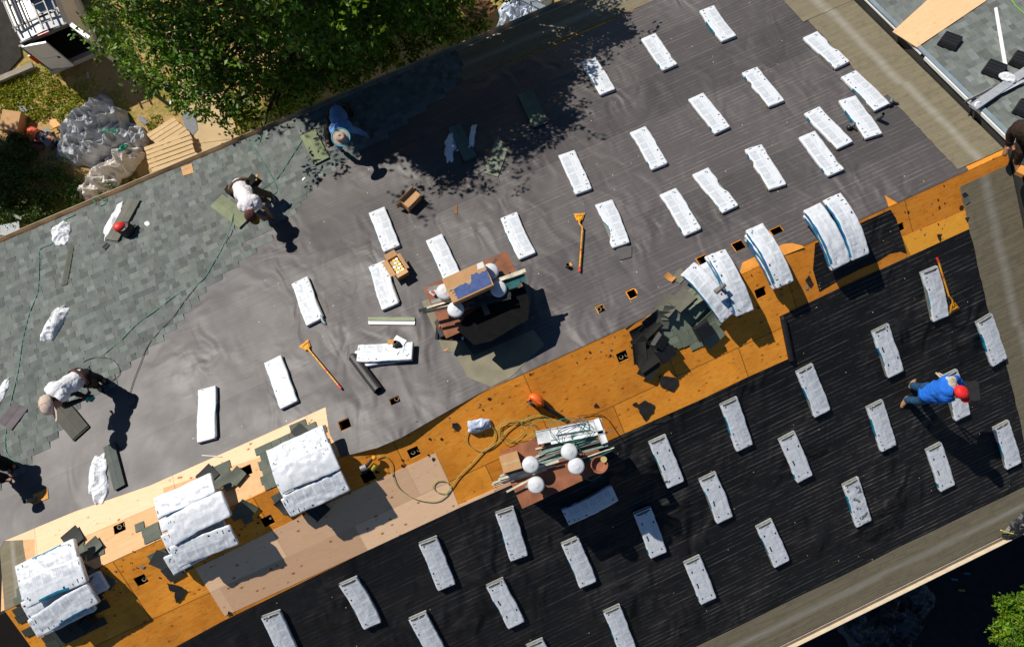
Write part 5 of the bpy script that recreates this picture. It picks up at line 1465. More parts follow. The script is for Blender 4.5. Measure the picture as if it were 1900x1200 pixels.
SHP = [(560, 215), (640, 238), (700, 300), (745, 275), (790, 310), (835, 350), (862, 335), (880, 292), (925, 250), (965, 292), (1010, 268), (1062, 252), (1075, 205), (1040, 170), (1075, 140), (1120, 150), (1100, 100), (1180, 62), (1150, 30), (1200, -20), (1100, -60), (700, 60), (500, 180)]
SHW = [P(u, v, 1) for u, v in SHP]
GAPS = [(P(628, 236, 1, .6), .42), (P(862, 268, 1), .28), (P(1000, 222, 1), .2)]
rk = random.Random(99)
def shade_ok(p):
    p = Vector(p); n_ = nrm(1); o = Vector((0, 0, RZ))
    lam = -(p - o).dot(n_) / (-SD).dot(n_); h = p - SD * lam
    if h.y > YU or h.x > XR: return True
    if not inside(h, SHW): return rk.random() < .06
    return not any((h - g).length < r_ and rk.random() < .85 for g, r_ in GAPS)
def keep_eave(p):
    if not shade_ok(p): return False
    u, v = px_of(p)
    lim = (455 - .43 * u) - 18 + (12 * math.sin(u * .06))
    return v < lim and p[1] > YU - 1.5 or (v < -30)
lobes = [L_((571, 8), .9, 1.15), L_((480, -70), .9, 1.5), L_((700, -130), .6, 1.7), L_((600, -170), 1.5, 1.6), L_((835, -250), .3, 1.5), L_((709, -161), .4, 1.5),
         L_((390, 20), -.4, 1.35), L_((310, 65), -2.2, (1.2, 1.3, .8)), L_((430, 105), -1.9, (1.1, 1.1, .8)), L_((250, 30), -3.4, (1.1, .9, .6)), L_((405, 165), -3.4, (.8, .8, .6)), L_((350, 120), -3.6, (.9, 1.0, .6)),
         L_((655, 90), -3.7, 1.2), L_((745, 55), -4.0, 1.2), L_((590, 140), -3.8, 1.0), L_((500, 175), -3.5, .9), L_((830, 20), -4.0, 1.0), L_((560, 80), -2.6, 1.1), L_((690, 20), -1.6, (1.1, .9, .7)),
         L_((930, -100), -1.2, (1.4, .9, .8)), L_((1055, -98), -1.0, (.9, .6, .5)), L_((800, -70), -.8, (1.3, 1.0, .8)), L_((620, 40), -.4, (1.0, .8, .6))]
tree("broadleaf_tree", (PH(620, -60, -RZ)), lobes, 5400, 16, .11, M_LEAF, "big sunlit broadleaf tree overhanging the upper eave, top of the picture", 5, keep=keep_eave, trunk=.28, spread=.17)
tree("added_shade_tree", PH(420, -560, -RZ), [((PH(u, v, z) + SD * k_).to_tuple(), (1.5, 1.3, .8)) for u, v, z, k_ in ((665, 80, -3.8, 6.6), (590, 150, -3.8, 6.8), (745, 50, -4, 6.4), (830, 20, -4, 6.4), (700, 110, -6, 9.5), (800, 50, -6, 9.0), (870, 20, -6, 8.6), (600, 60, -2, 6.5), (690, 0, -1, 5.5), (640, -40, 0, 5.5), (530, 120, -3, 6.5), (560, 60, -1, 5.8), (600, 165, -8.5, 12), (540, 195, -8.5, 12), (680, 135, -8.5, 11.5), (760, 100, -8.5, 11.5), (840, 65, -8.5, 11), (620, 40, -.4, 4.6), (571, 8, .9, 3.6), (700, 20, -1.6, 5), (655, 90, -1, 5.5), (500, 60, -1, 5.6), (640, 60, -8.5, 12), (740, 20, -8.5, 12), (560, 110, -8.5, 12))], 6200, 14, .14, M_LEAFD, "added unseen tree crowns beyond the top edge, shading the big tree and yard", 19, keep=shade_ok, trunk=.2)  # added out of view; lobes set along sun rays to darken crown and ground
gm_ = thing("grass_root", None, None, T((0, 0, 0)))
gr_ = leaves("grass", [L_((70, 170), -8.97, (1.1, .8, .02)), L_((30, 200), -8.97, (.8, .9, .02)), L_((110, 190), -8.97, (.9, .5, .02)), L_((20, 160), -8.97, (.5, .4, .02)), L_((285, 225), -8.97, (.3, .2, .01)), L_((445, 225), -8.97, (.5, .5, .02)), L_((225, 345), -8.97, (.7, .25, .02)), L_((10, 395), -8.97, (.9, .5, .03))], 1900, 5, .07, leafmat("grass_blades", (.26, .26, .02), .3), gm_, 41, spread=.05)
gr_.parent = None; bpy.data.objects.remove(gm_); tag(gr_, "patchy yellow-green grass growing in the bare yard", "grass", kind="stuff")
# low shrub strip by the wall at the left, shaded by a tree standing outside the picture
sh = thing("hedge", "dark shaded hedge beside the upper eave at the left edge", "hedge", T(PH(60, 330, -RZ)))
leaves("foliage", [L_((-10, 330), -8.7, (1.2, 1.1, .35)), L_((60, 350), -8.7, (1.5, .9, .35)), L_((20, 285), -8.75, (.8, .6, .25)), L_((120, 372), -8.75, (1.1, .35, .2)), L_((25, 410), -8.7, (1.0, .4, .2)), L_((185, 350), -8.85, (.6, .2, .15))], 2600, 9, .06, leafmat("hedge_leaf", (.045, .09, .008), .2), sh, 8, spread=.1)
tree("shade_tree", PH(-420, 40, -RZ), [((PH(60, 325, -RZ) + SD * 7.2).to_tuple(), (1.45, 1.0, .8)), ((PH(-40, 330, -RZ) + SD * 6.8).to_tuple(), (1.4, 1.1, .8)), ((PH(120, 360, -RZ) + SD * 7.0).to_tuple(), (.7, .5, .5))], 1300, 14, .13, M_LEAFD, "dense tree standing beyond the left picture edge, its shade on the hedge", 13, trunk=.16)
tree("small_tree", PH(1960, 1190, -RZ), [L_((1905, 1150), -4.3, (.75, .65, .45)), L_((1880, 1170), -4.5, (.35, .4, .3)), L_((1950, 1120), -4.2, (.6, .5, .4))], 900, 12, .07, M_LEAF2, "bright yellow-green small tree in the lower right corner", 17, trunk=.07, spread=.09)

# ---- yard clutter ------------------------------------------------------------------
def G(u, v, h=0.0): return PH(u, v, -RZ + h)
UPV = Vector((0, 0, 1))
def fr2(p, q):
    """frame at p with y towards q, z up"""
    Y = (q - p); Y.z = 0; Y.normalize(); X = Y.cross(UPV)
    M = Matrix((X, Y, UPV)).transposed().to_4x4(); M.translation = p; return M
# van
zt = 1.9
A = G(36, 78, zt); B = G(122, 42, zt); mid = (A + B) / 2; X = (B - A).normalized(); wv = (B - A).length
Y = UPV.cross(X); Mv = Matrix((X, Y, UPV)).transposed().to_4x4(); Mv.translation = Vector((mid.x, mid.y, 0))
van = thing("van", "white delivery van with open rear doors and a loaded roof rack", "van", Mv)
M_VAN = simple("white_car_paint", (.70, .70, .72), .25, .6, .04, 3)
M_GLS = simple("dark_glass", (.02, .025, .03), .08, .8, .1, 3)
hw = wv / 2
def sect(y, wb, wt, zb, ztop):
    return [Vector((-wb, y, zb)), Vector((-wb - .04, y, zb + .35)), Vector((-wb - .02, y, zb + .75)), Vector((-wt - .02, y, ztop - .18)), Vector((-wt + .06, y, ztop - .02)), Vector((0, y, ztop + .03)), Vector((wt - .06, y, ztop - .02)), Vector((wt + .02, y, ztop - .18)), Vector((wb + .02, y, zb + .75)), Vector((wb + .04, y, zb + .35)), Vector((wb, y, zb))]
mb = MB(); S = [sect(0, hw + .12, hw, .3, zt), sect(.5, hw + .15, hw + .02, .28, zt + .02), sect(2.6, hw + .15, hw + .02, .28, zt), sect(3.3, hw + .14, hw - .06, .28, zt - .15), sect(4.0, hw + .12, hw - .12, .28, 1.15), sect(4.5, hw - .02, hw - .2, .32, .95)]
for a, b_ in zip(S, S[1:]):
    for i in range(10): mb.add([Mv @ a[i], Mv @ a[i + 1], Mv @ b_[i + 1], Mv @ b_[i]], [(0, 1, 2, 3)])
mb.add([Mv @ q for q in S[-1]], [tuple(range(11))])
part("body", mb, M_VAN, van, smooth=False)
mb = MB(); mb.box(Mv, (-hw, .02, .35), (hw, 2.4, .5)); mb.box(Mv, (-hw, 2.3, .5), (hw, 2.35, zt - .1)); part("cargo_floor", mb, M_BLK, van)
mb = MB()
for sx2 in (-1, 1): mb.box(Mv, (sx2 * (hw + .06) - .06, -.03, .4), (sx2 * (hw + .06) + .06, .03, zt - .15))
mb.box(Mv, (-hw, -.03, zt - .17), (hw, .03, zt - .02)); part("rear_frame", mb, simple("grey_trim", (.08, .09, .09), .5), van)
mb = MB(); mb.box(Mv, (-hw - .1, -.18, .3), (hw + .1, -.0, .46), tap=.02); part("bumper", mb, simple("bumper_grey", (.3, .3, .3), .5), van)
mb = MB(); mb.box(Mv, (-.16, -.05, zt - .06), (.16, -.025, zt - .0)); part("brake_light", mb, simple("red_lens", (.55, .02, .02), .2), van)
for sx2 in (-1, 1):
    mb = MB(); mb.box(Mv, (sx2 * (hw + .1) - .07, -.07, .85), (sx2 * (hw + .1) + .07, -.02, 1.3)); part("tail_light", mb, simple("red_lens2", (.35, .015, .012), .2), van)
def door(sx2, ang, w2, th=.05):
    H_ = Mv @ T((sx2 * (hw + .02), -.05, 0)) @ Matrix.Rotation(ang, 4, 'Z')
    mb = MB(); x0, x1 = (0, w2) if sx2 < 0 else (-w2, 0)
    lo_, hi_ = .42, zt - .1
    mb.box(H_, (x0, -th, lo_), (x1, 0, 1.05)); mb.box(H_, (x0, -th, 1.052), (x0 + .09, 0, hi_)); mb.box(H_, (x1 - .09, -th, 1.052), (x1, 0, hi_)); mb.box(H_, (x0 + .09, -th, hi_ - .09), (x1 - .09, 0, hi_))
    d_ = part("rear_door", mb, M_VAN, van)
    mb = MB(); mb.box(H_, (x0 + .09, -.04, 1.05), (x1 - .09, -.01, hi_ - .09)); part("window_panel", mb, M_VAN, d_)
    mb = MB(); mb.box(H_, ((x1 if sx2 < 0 else x0) - .1 * (1 if sx2 < 0 else -1) - .03, -.07, .98), ((x1 if sx2 < 0 else x0) - .1 * (1 if sx2 < 0 else -1) + .03, -.05, 1.05)); part("handle", mb, M_BLK, d_)
door(-1, R(-14), hw * .98); door(1, R(118), hw * .98, .11)
mb = MB()
for y in (.35, 1.2, 2.1): mb.box(Mv, (-hw + .03, y - .02, zt + .1), (hw - .03, y + .02, zt + .14)); 
for sx2 in (-1, 1):
    mb.box(Mv, (sx2 * (hw - .07) - .02, .2, zt + .1), (sx2 * (hw - .07) + .02, 2.4, zt + .14))
    for y in (.35, 2.1): mb.box(Mv, (sx2 * (hw - .07) - .015, y - .015, zt - .03), (sx2 * (hw - .07) + .015, y + .015, zt + .12))
part("roof_rack", mb, M_BLK, van)
for q, zz_ in ((-1, 0), (1, 0)):
    for y in (.75, 3.55):
        mb = MB(); mb.lathe(Mv @ T((q * (hw + .03), y, .32)) @ Matrix.Rotation(R(90), 4, 'Y'), [(.12, -.1), (.31, -.1), (.32, -.08), (.32, .08), (.31, .1), (.12, .1), (.12, -.1)], 24); part("wheel", mb, M_BLK, van)
M_LAD = simple("ladder_metal", (.16, .16, .15), .5, .5, .3, 8, metal=.3)
lad = thing("ladder", "aluminium ladder on the white van's roof rack", "ladder", Mv @ T((.28, 1.6, zt + .15)))
for x in (.12, .42):
    mb = MB(); mb.box(Mv, (x - .015, -.05, zt + .15), (x + .015, 3.2, zt + .22)); part("rail", mb, M_LAD, lad)
for i in range(11):
    mb = MB(); mb.tube([Mv @ Vector((.13, .1 + i * .29, zt + .185)), Mv @ Vector((.41, .1 + i * .29, zt + .185))], .014, 6); part("rung", mb, M_LAD, lad)
mb = MB(); mb.box(Mv, (-.02, .9, zt + .15), (.5, 2.0, zt + .4)); solo("rack_box", mb, simple("rack_box_black", (.02, .018, .016), .5, .5, .4, 6, .2), Mv @ T((.2, 1.4, zt + .15)), "dark storage box on the white van's roof rack", "box")
mb = MB(); rr = random.Random(2)
for i in range(4):
    x = -hw + .16 + i * .09; y0 = .25 + rr.uniform(-.15, .15); mb.box(Mv, (x, y0, zt + .141), (x + .03, y0 + 1.9, zt + .16 + rr.uniform(0, .05)), rr.choice(((.3, .26, .2), (.05, .06, .09), (.12, .14, .18))))
solo("rack_lumber", mb, M_CLOTHY, Mv @ T((-.3, 1, zt + .15)), "strips of lumber strapped on the left of the van's rack", "lumber")
# wood pallets
M_PAL = m_ply("pallet_wood", (.62, .42, .20), (.74, .54, .30), (.35, .2, .08), .4, seams=False, stain=.15)
def pallet(c4, h, nb_, lab, thick=.12, grp="wooden pallets and boards in the yard"):
    p = [G(*q, h) for q in c4]       # c0->c1 is along the boards, c0->c3 across them
    O = T(p[0]); r = thing("wood_pallet", lab, "pallet", T(Vector((p[0].x, p[0].y, 0))), grp)
    ex = (p[1] - p[0]); ey = (p[3] - p[0])
    for i in range(nb_):
        t0 = i / nb_ + .012; t1 = (i + 1) / nb_ - .016; j = random.uniform(-.02, .02)
        q = [p[0] + ex * j + ey * t0, p[1] + ex * j + ey * t0, p[1] + ex * j + ey * t1, p[0] + ex * j + ey * t1]
        mb = MB(); mb.slab(q, UPV, .022)
        part("board", mb, M_PAL, r)
    for t in (.03, .5, .95):
        a = p[0] + ex * t - Vector((0, 0, .07)); mb = MB(); mb.beam(a, a + ey, .05, .09); part("stringer", mb, M_PAL, r)
pallet([(266, 273), (350, 243), (368, 298), (284, 329)], .28, 7, "wooden pallet against the eave, its boards level")
pallet([(271, 249), (322, 217), (352, 246), (302, 279)], .16, 5, "wooden pallet turned askew under the front one")
pallet([(352, 166), (305, 108), (345, 82), (392, 138)], .2, 6, "wooden pallet half hidden under the tree's branches")
# tarps
M_TARPG = simple("grey_tarp", (.42, .43, .45), .35, .5, .25, 5, .5, 12, bdist=.03)
M_TARPW = simple("white_tarp", (.68, .63, .58), .5, .4, .12, 5, .5, 12, bdist=.03)
crumple("grey_tarp", None, 0, 0, (2.2, 1.9), "crumpled grey tarpaulin heap with green lining beside the pallets", "tarpaulin", M_TARPG, 41, 20, .62, base=G(182, 252, .02), folds=3.0, res=80, amp=1.35)
crumple("grey_tarp", None, 0, 0, (.55, .75), "small grey plastic heap between the big tarp and the pallets", "tarpaulin", M_TARPG, 43, 10, .4, base=G(257, 255, .02), folds=4, res=26)
crumple("white_tarp", None, 0, 0, (2.3, .85), "off-white crumpled tarpaulin below the grey one, touching the eave", "tarpaulin", M_TARPW, 44, 22, .5, base=G(210, 322, .02), folds=3.2, res=70, amp=1.3)
for i, (u_, v_, sx2, sy2, an) in enumerate([(205, 245, .5, .12, -25), (228, 275, .35, .14, 10)]):
    crumple("green_lining", None, 0, 0, (sx2, sy2), ("thin strip", "small triangle")[i] + " of green tarp lining showing on the grey heap", "tarpaulin", simple("green_tarp", (.01, .20, .13), .4, .5, .3, 8), 50 + i, an, .08, base=G(u_, v_, .5), res=14)
# carton, bucket, cases, shovels
M = T(G(32, 232)) @ Matrix.Rotation(R(-32), 4, 'Z'); r = thing("cardboard_box", "plain tan cardboard box on the grass at the left edge", "cardboard box", M)
mb = MB(); mb.box(M, (-.27, -.3, 0), (.27, .3, .35)); part("box_body", mb, M_CARD, r)
mb = MB(); mb.box(M, (-.27, -.02, .35), (.27, .02, .352)); part("tape", mb, M_CARD, r)
q = G(66, 248, .17); r = thing("bucket", "orange-red plastic bucket lying beside the tan box", "bucket", T(q))
Mb = T(q) @ Matrix.Rotation(R(35), 4, 'Z') @ Matrix.Rotation(R(75), 4, 'X')
mb = MB(); mb.lathe(Mb, [(.14, -.2), (.165, .18), (.18, .18), (.18, .2), (.15, .2), (.13, -.17), (.0001, -.17)], 24); mb.lathe(Mb, [(.0001, -.2), (.14, -.2)], 24); part("pail", mb, simple("bucket_red", (.75, .10, .02), .4, .5, .1, 9), r, smooth=False)
mb = MB(); mb.tube([Mb @ Vector((.17 * math.cos(a / 6 * math.pi), .02, .18 + .14 * math.sin(a / 6 * math.pi))) for a in range(7)], .006, 5); part("handle", mb, M_STEEL, r)
def case(px, ang, dims, c, lab, name="tool_box", cat="tool box", accent=None):
    M = T(G(*px)) @ Matrix.Rotation(R(ang), 4, 'Z'); a, b_, h = dims; r = thing(name, lab, cat, M)
    mb = MB(); mb.box(M, (-a / 2, -b_ / 2, 0), (a / 2, b_ / 2, h * .5), tap=.005); part("base", mb, c, r)
    mb = MB(); mb.box(M, (-a / 2 - .005, -b_ / 2 - .005, h * .5), (a / 2 + .005, b_ / 2 + .005, h), tap=.02); part("lid", mb, c, r)
    mb = MB(); mb.box(M, (-.04, -.1, h), (.04, .1, h + .03)); part("handle", mb, accent or M_BLK, r)
    for y in (-b_ * .3, b_ * .3):
        mb = MB(); mb.box(M, (-a / 2 - .02, y - .03, h * .35), (-a / 2 - .004, y + .03, h * .6)); part("latch", mb, M_STEEL, r)
case((89, 262), 25, (.22, .62, .32), simple("case_grey_blue", (.12, .14, .15), .4, .5, .15, 6), "grey tool box standing right of the bucket")
case((104, 263), 25, (.2, .5, .28), M_BLK, "black tool box with an orange catch right of the grey one", accent=M_ORG)
def gshovel(a, b_, lab, m, bl=True):
    p, q = G(*a, .12), G(*b_, .16); M = fr2(p, q); r = thing("shovel", lab, "shovel", M, "long-handled tools on the grass")
    L = (q - p).length
    mb = MB(); mb.tube([M @ Vector((0, .0, 0)), M @ Vector((0, L, .04))], .017, 8); part("handle", mb, m, r)
    mb = MB(); mb.tube([M @ Vector((0, L, .04)), M @ Vector((0, L - .1, .036))], .022, 8); part("grip", mb, M_RED, r)
    mb = MB(); mb.slab([M @ Vector(v_) for v_ in ((-.11, -.28, .0), (-.05, -.36, 0), (.05, -.36, 0), (.11, -.28, 0), (.1, -.03, 0), (-.1, -.03, 0))], UPV, .01); part("blade", mb, M_BLK if bl else M_YEL, r)
gshovel((94, 241), (138, 220), "yellow-handled shovel reaching under the grey tarp, black blade", M_YEL)
gshovel((118, 262), (131, 234), "short yellow tool with a red tip standing over its twin", M_YEL, False)
gshovel((109, 238), (134, 265), "yellow tool crossing another below the grey tarp", M_YEL, False)
crumple("black_sack", None, 0, 0, (.6, .35), "black sack beside the hedge below the tan box", "sack", M_BLK, 61, -30, .3, base=G(35, 262), res=18)
crumple("brown_sack", None, 0, 0, (.55, .3), "brown canvas tool sack below the red bucket", "sack", simple("brown_canvas", (.16, .09, .07), .8, .3, .3, 9), 62, -35, .2, base=G(66, 272), res=18)
GP = "felt scraps lying in the yard"
def gscrap(px, lab, c=(.17, .18, .19), name="felt_scrap", grp=GP, m=None, h=.06, cat="scrap"):
    pts = [G(u, v, h) for u, v in px]; mb = MB(); mb.slab(pts, UPV, .01, c=c); solo(name, mb, m or M_CLOTHY, T(pts[0]), lab, cat, grp)
gscrap([(305, 152), (312, 148), (319, 160), (310, 171), (303, 165)], "grey felt scrap left of the path edge under the tree")
gscrap([(336, 211), (362, 205), (367, 240), (358, 252), (343, 236)], "large grey felt piece on the path above the pallets")
gscrap([(256, 216), (262, 214), (275, 228), (270, 232), (258, 224)], "long grey scrap above the small plastic heap")
gscrap([(213, 213), (221, 211), (221, 222), (214, 225), (212, 218)], "grey scrap right of the big tarp's top")
gscrap([(34, 198), (44, 196), (51, 206), (40, 208)], "grey scrap on the grass above the tan box")
gscrap([(365, 168), (375, 165), (378, 172), (370, 181), (364, 176)], "grey scrap at the pallet corner under the tree")
gscrap([(290, 84), (306, 80), (307, 87), (296, 90)], "grey scrap by the branches at the path's start")
gscrap([(313, 188), (324, 185), (325, 190), (315, 194)], "small white plastic piece beside the path", (.75, .75, .75), "plastic_piece", None)
gscrap([(54, 196), (57, 195), (61, 202), (59, 204)], "thin white plastic piece on the grass", (.75, .75, .75), "plastic_piece", None)
gscrap([(160, 134), (164, 133), (166, 145), (162, 146)], "pale offcut in the van's shadow", (.5, .5, .45), "wood_offcut", None)
gscrap([(0, 418), (35, 411), (36, 424), (30, 434), (0, 437)], "silver-white board lying on the hedge at the left edge", (.4, .42, .42), "metal_sheet", None, h=.5, cat="sheet")
gscrap([(22, 396), (40, 402), (39, 408), (24, 402)], "small grey-green board on the hedge above the silver one", (.22, .25, .18), "board_offcut", None, h=.5, cat="board")
mb = MB(); a = G(-10, 152, .12); b_ = G(62, 122, .12); mb.beam(a, b_, .16, .12); solo("kerb", mb, simple("kerb_concrete", (.30, .26, .2), .8, .3, .15, 4, .3), T(a), None, None, kind='structure')
# clutter at the top, behind the eave
crumple("plastic_wrap_heap", None, 0, 0, (2.2, 1.1), "heap of white and bluish plastic wrapping in the yard above the eave", "plastic wrap", simple("blue_plastic", (.55, .62, .72), .35, .5, .2, 6, .6, 14, bdist=.03), 71, 25, .55, base=G(975, 10), folds=3.6, res=56)
gscrap([(865, -5), (905, -12), (918, 20), (876, 46), (850, 12)], "rusty brown sheet on the ground beside the plastic heap", (.20, .07, .03), "brown_sheet", None, h=.3, cat="sheet")
mb = MB(); a = G(955, -10, 1.2); b_ = G(1030, 26, 1.3); mb.beam(a, b_, .16, .05, (.2, .24, .28)); solo("grey_plank", mb, M_CLOTHY, T(a), "grey plank lying across the heap of plastic wrapping", "plank")
# dark plastic sheets below the lower eave
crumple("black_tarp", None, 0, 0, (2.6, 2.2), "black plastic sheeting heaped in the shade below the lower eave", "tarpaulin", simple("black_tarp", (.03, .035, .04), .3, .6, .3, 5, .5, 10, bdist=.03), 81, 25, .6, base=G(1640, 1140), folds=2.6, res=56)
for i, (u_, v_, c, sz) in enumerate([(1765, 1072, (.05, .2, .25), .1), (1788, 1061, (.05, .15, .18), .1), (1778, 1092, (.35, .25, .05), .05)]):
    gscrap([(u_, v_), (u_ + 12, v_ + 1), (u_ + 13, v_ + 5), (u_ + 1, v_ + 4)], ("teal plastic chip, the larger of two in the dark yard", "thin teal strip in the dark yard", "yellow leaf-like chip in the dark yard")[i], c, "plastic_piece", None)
# garment with yellow hem at the lower right eave
crumple("work_jacket", (1888, 972), -1, .0, (.75, .32), "black jacket with a yellow hem hanging over the lower eave at right", "jacket", M_BLK, 91, 24, .15, res=24)
mb = MB(); mb.tube([P(1857, 983, -1, .12), P(1875, 989, -1, .12), P(1890, 990, -1, .1)], .012, 6, (.75, .7, .05)); solo("yellow_strap", mb, M_CLOTHY, T(P(1875, 988, -1)), "yellow strap along the black jacket at the lower eave", "strap")
crumple("rag", (1888, 985), -1, .06, (.3, .1), "pale blue cloth on the black jacket at the lower eave", "rag", M_WRAPC, 93, 30, .04, res=12)
# debris on fanned stack
q = PH(1335, 535, .42)
r = thing("air_tool", "dirty grey air tool lying on the fanned stack of bundles", "air tool", T(q))
mb = MB(); mb.tube([q + Vector((-.1, -.03, .03)), q + Vector((.1, .02, .05))], [.05, .035], 10); part("body", mb, simple("dirty_metal", (.2, .19, .16), .5, .5, .5, 20), r)
mb = MB(); mb.tube([q + Vector((0, 0, .03)), q + Vector((.06, -.13, .03))], .025, 8); part("handle", mb, M_BLK, r)

# ---- people ---------------------------------------------------------------------
def caps(mb, p, q, r0, r1, n=14):
    p = Vector(p); q = Vector(q); d = q - p; L = d.length
    if L < 1e-5: d = UPV; L = 1e-5
    d = d.normalized(); X = d.cross(Vector((0.3, .2, 1))).normalized(); Yv = d.cross(X)
    MM = Matrix((X, Yv, d)).transposed().to_4x4(); MM.translation = p
    prof = [(.0001, -r0)] + [(r0 * math.cos(a), -r0 * math.sin(a)) for a in (1.1, .7, .35)] + [(r0, 0), (r1, L)] + [(r1 * math.cos(a), L + r1 * math.sin(a)) for a in (.35, .7, 1.1)] + [(.0001, L + r1)]
    mb.lathe(MM, prof, n)
def blob(mb, c, rad, rot=None, n=10):
    mb.ell((0, 0, 0), rad, None, n); k_ = (n + 1) * n * 2
    Mr = (rot or Matrix.Identity(3))
    for i in range(len(mb.v) - k_, len(mb.v)): mb.v[i] = Mr @ mb.v[i] + Vector(c)
def fused(name, mb, mat, parent, vox=.011, sm=4, label=None):
    me = mesh(name, mb, mat, WM[parent.name].inverted())
    o = bpy.data.objects.new(name, me); COL.objects.link(o)
    m = o.modifiers.new("r", 'REMESH'); m.mode = 'VOXEL'; m.voxel_size = vox; m.use_smooth_shade = True
    if sm:
        m2 = o.modifiers.new("s", 'SMOOTH'); m2.iterations = sm; m2.factor = .5
    dg = bpy.context.evaluated_depsgraph_get(); dg.update()
    me2 = bpy.data.meshes.new_from_object(o.evaluated_get(dg)); me2.name = name
    o.modifiers.clear(); o.data = me2
    if name in ("shirt", "trousers", "sleeve"):
        cs = [v_.co.copy() for v_ in me2.vertices]; ns = [v_.normal.copy() for v_ in me2.vertices]
        for v_, c_, n2 in zip(me2.vertices, cs, ns):
            k_ = noise.noise(Vector((c_.x * 9 + c_.y * 5, c_.y * 9 - c_.x * 4, c_.z * 14))); k2 = 1 - 2.2 * abs(noise.noise(Vector((c_.x * 16 + 3, c_.y * 12, c_.z * 22 + c_.x * 10))))
            v_.co = c_ + n2 * (k_ * .010 + k2 * .006)
    me2.polygons.foreach_set("use_smooth", [True] * len(me2.polygons))
    if not me2.materials: me2.materials.append(mat)
    o.parent = parent
    if label: o['label'] = label
    return o
M_SKIN = simple("skin", (.36, .17, .10), .55, .4, .1, 20)
def cloth(name, c, var=.2): return simple(name, c, .85, .2, var, 9, .5, 28, bdist=.02)
def hand(mb, wrist, dirv, up=UPV, curl=.6, s=1.0, side=1):
    """palm, four bent fingers of different lengths and a thumb"""
    d = Vector(dirv).normalized(); X = d.cross(up).normalized(); Z = X.cross(d)
    w0 = Vector(wrist)
    for k_ in range(4):
        off = X * (-.030 + .020 * k_) * s
        caps(mb, w0 + off * .5, w0 + d * .085 * s + off, .014 * s, .011 * s, 8)
        L = (.060, .072, .078, .068)[::side][k_] * s if side > 0 else (.068, .078, .072, .060)[k_] * s
        a = w0 + d * .088 * s + off; b_ = a + (d * math.cos(curl * .5) - Z * math.sin(curl * .5)) * L * .5
        c = b_ + (d * math.cos(curl * 1.3) - Z * math.sin(curl * 1.3)) * L * .5
        caps(mb, a, b_, .0095 * s, .0085 * s, 8); caps(mb, b_, c, .0085 * s, .0075 * s, 8)
    t0 = w0 + d * .03 * s + X * side * .03 * s; t1 = t0 + (d * .6 + X * side * .7 - Z * .3).normalized() * .04 * s
    caps(mb, t0, t1, .012 * s, .010 * s, 8); caps(mb, t1, t1 + (d * .9 - Z * .4).normalized() * .028 * s, .010 * s, .008 * s, 8)
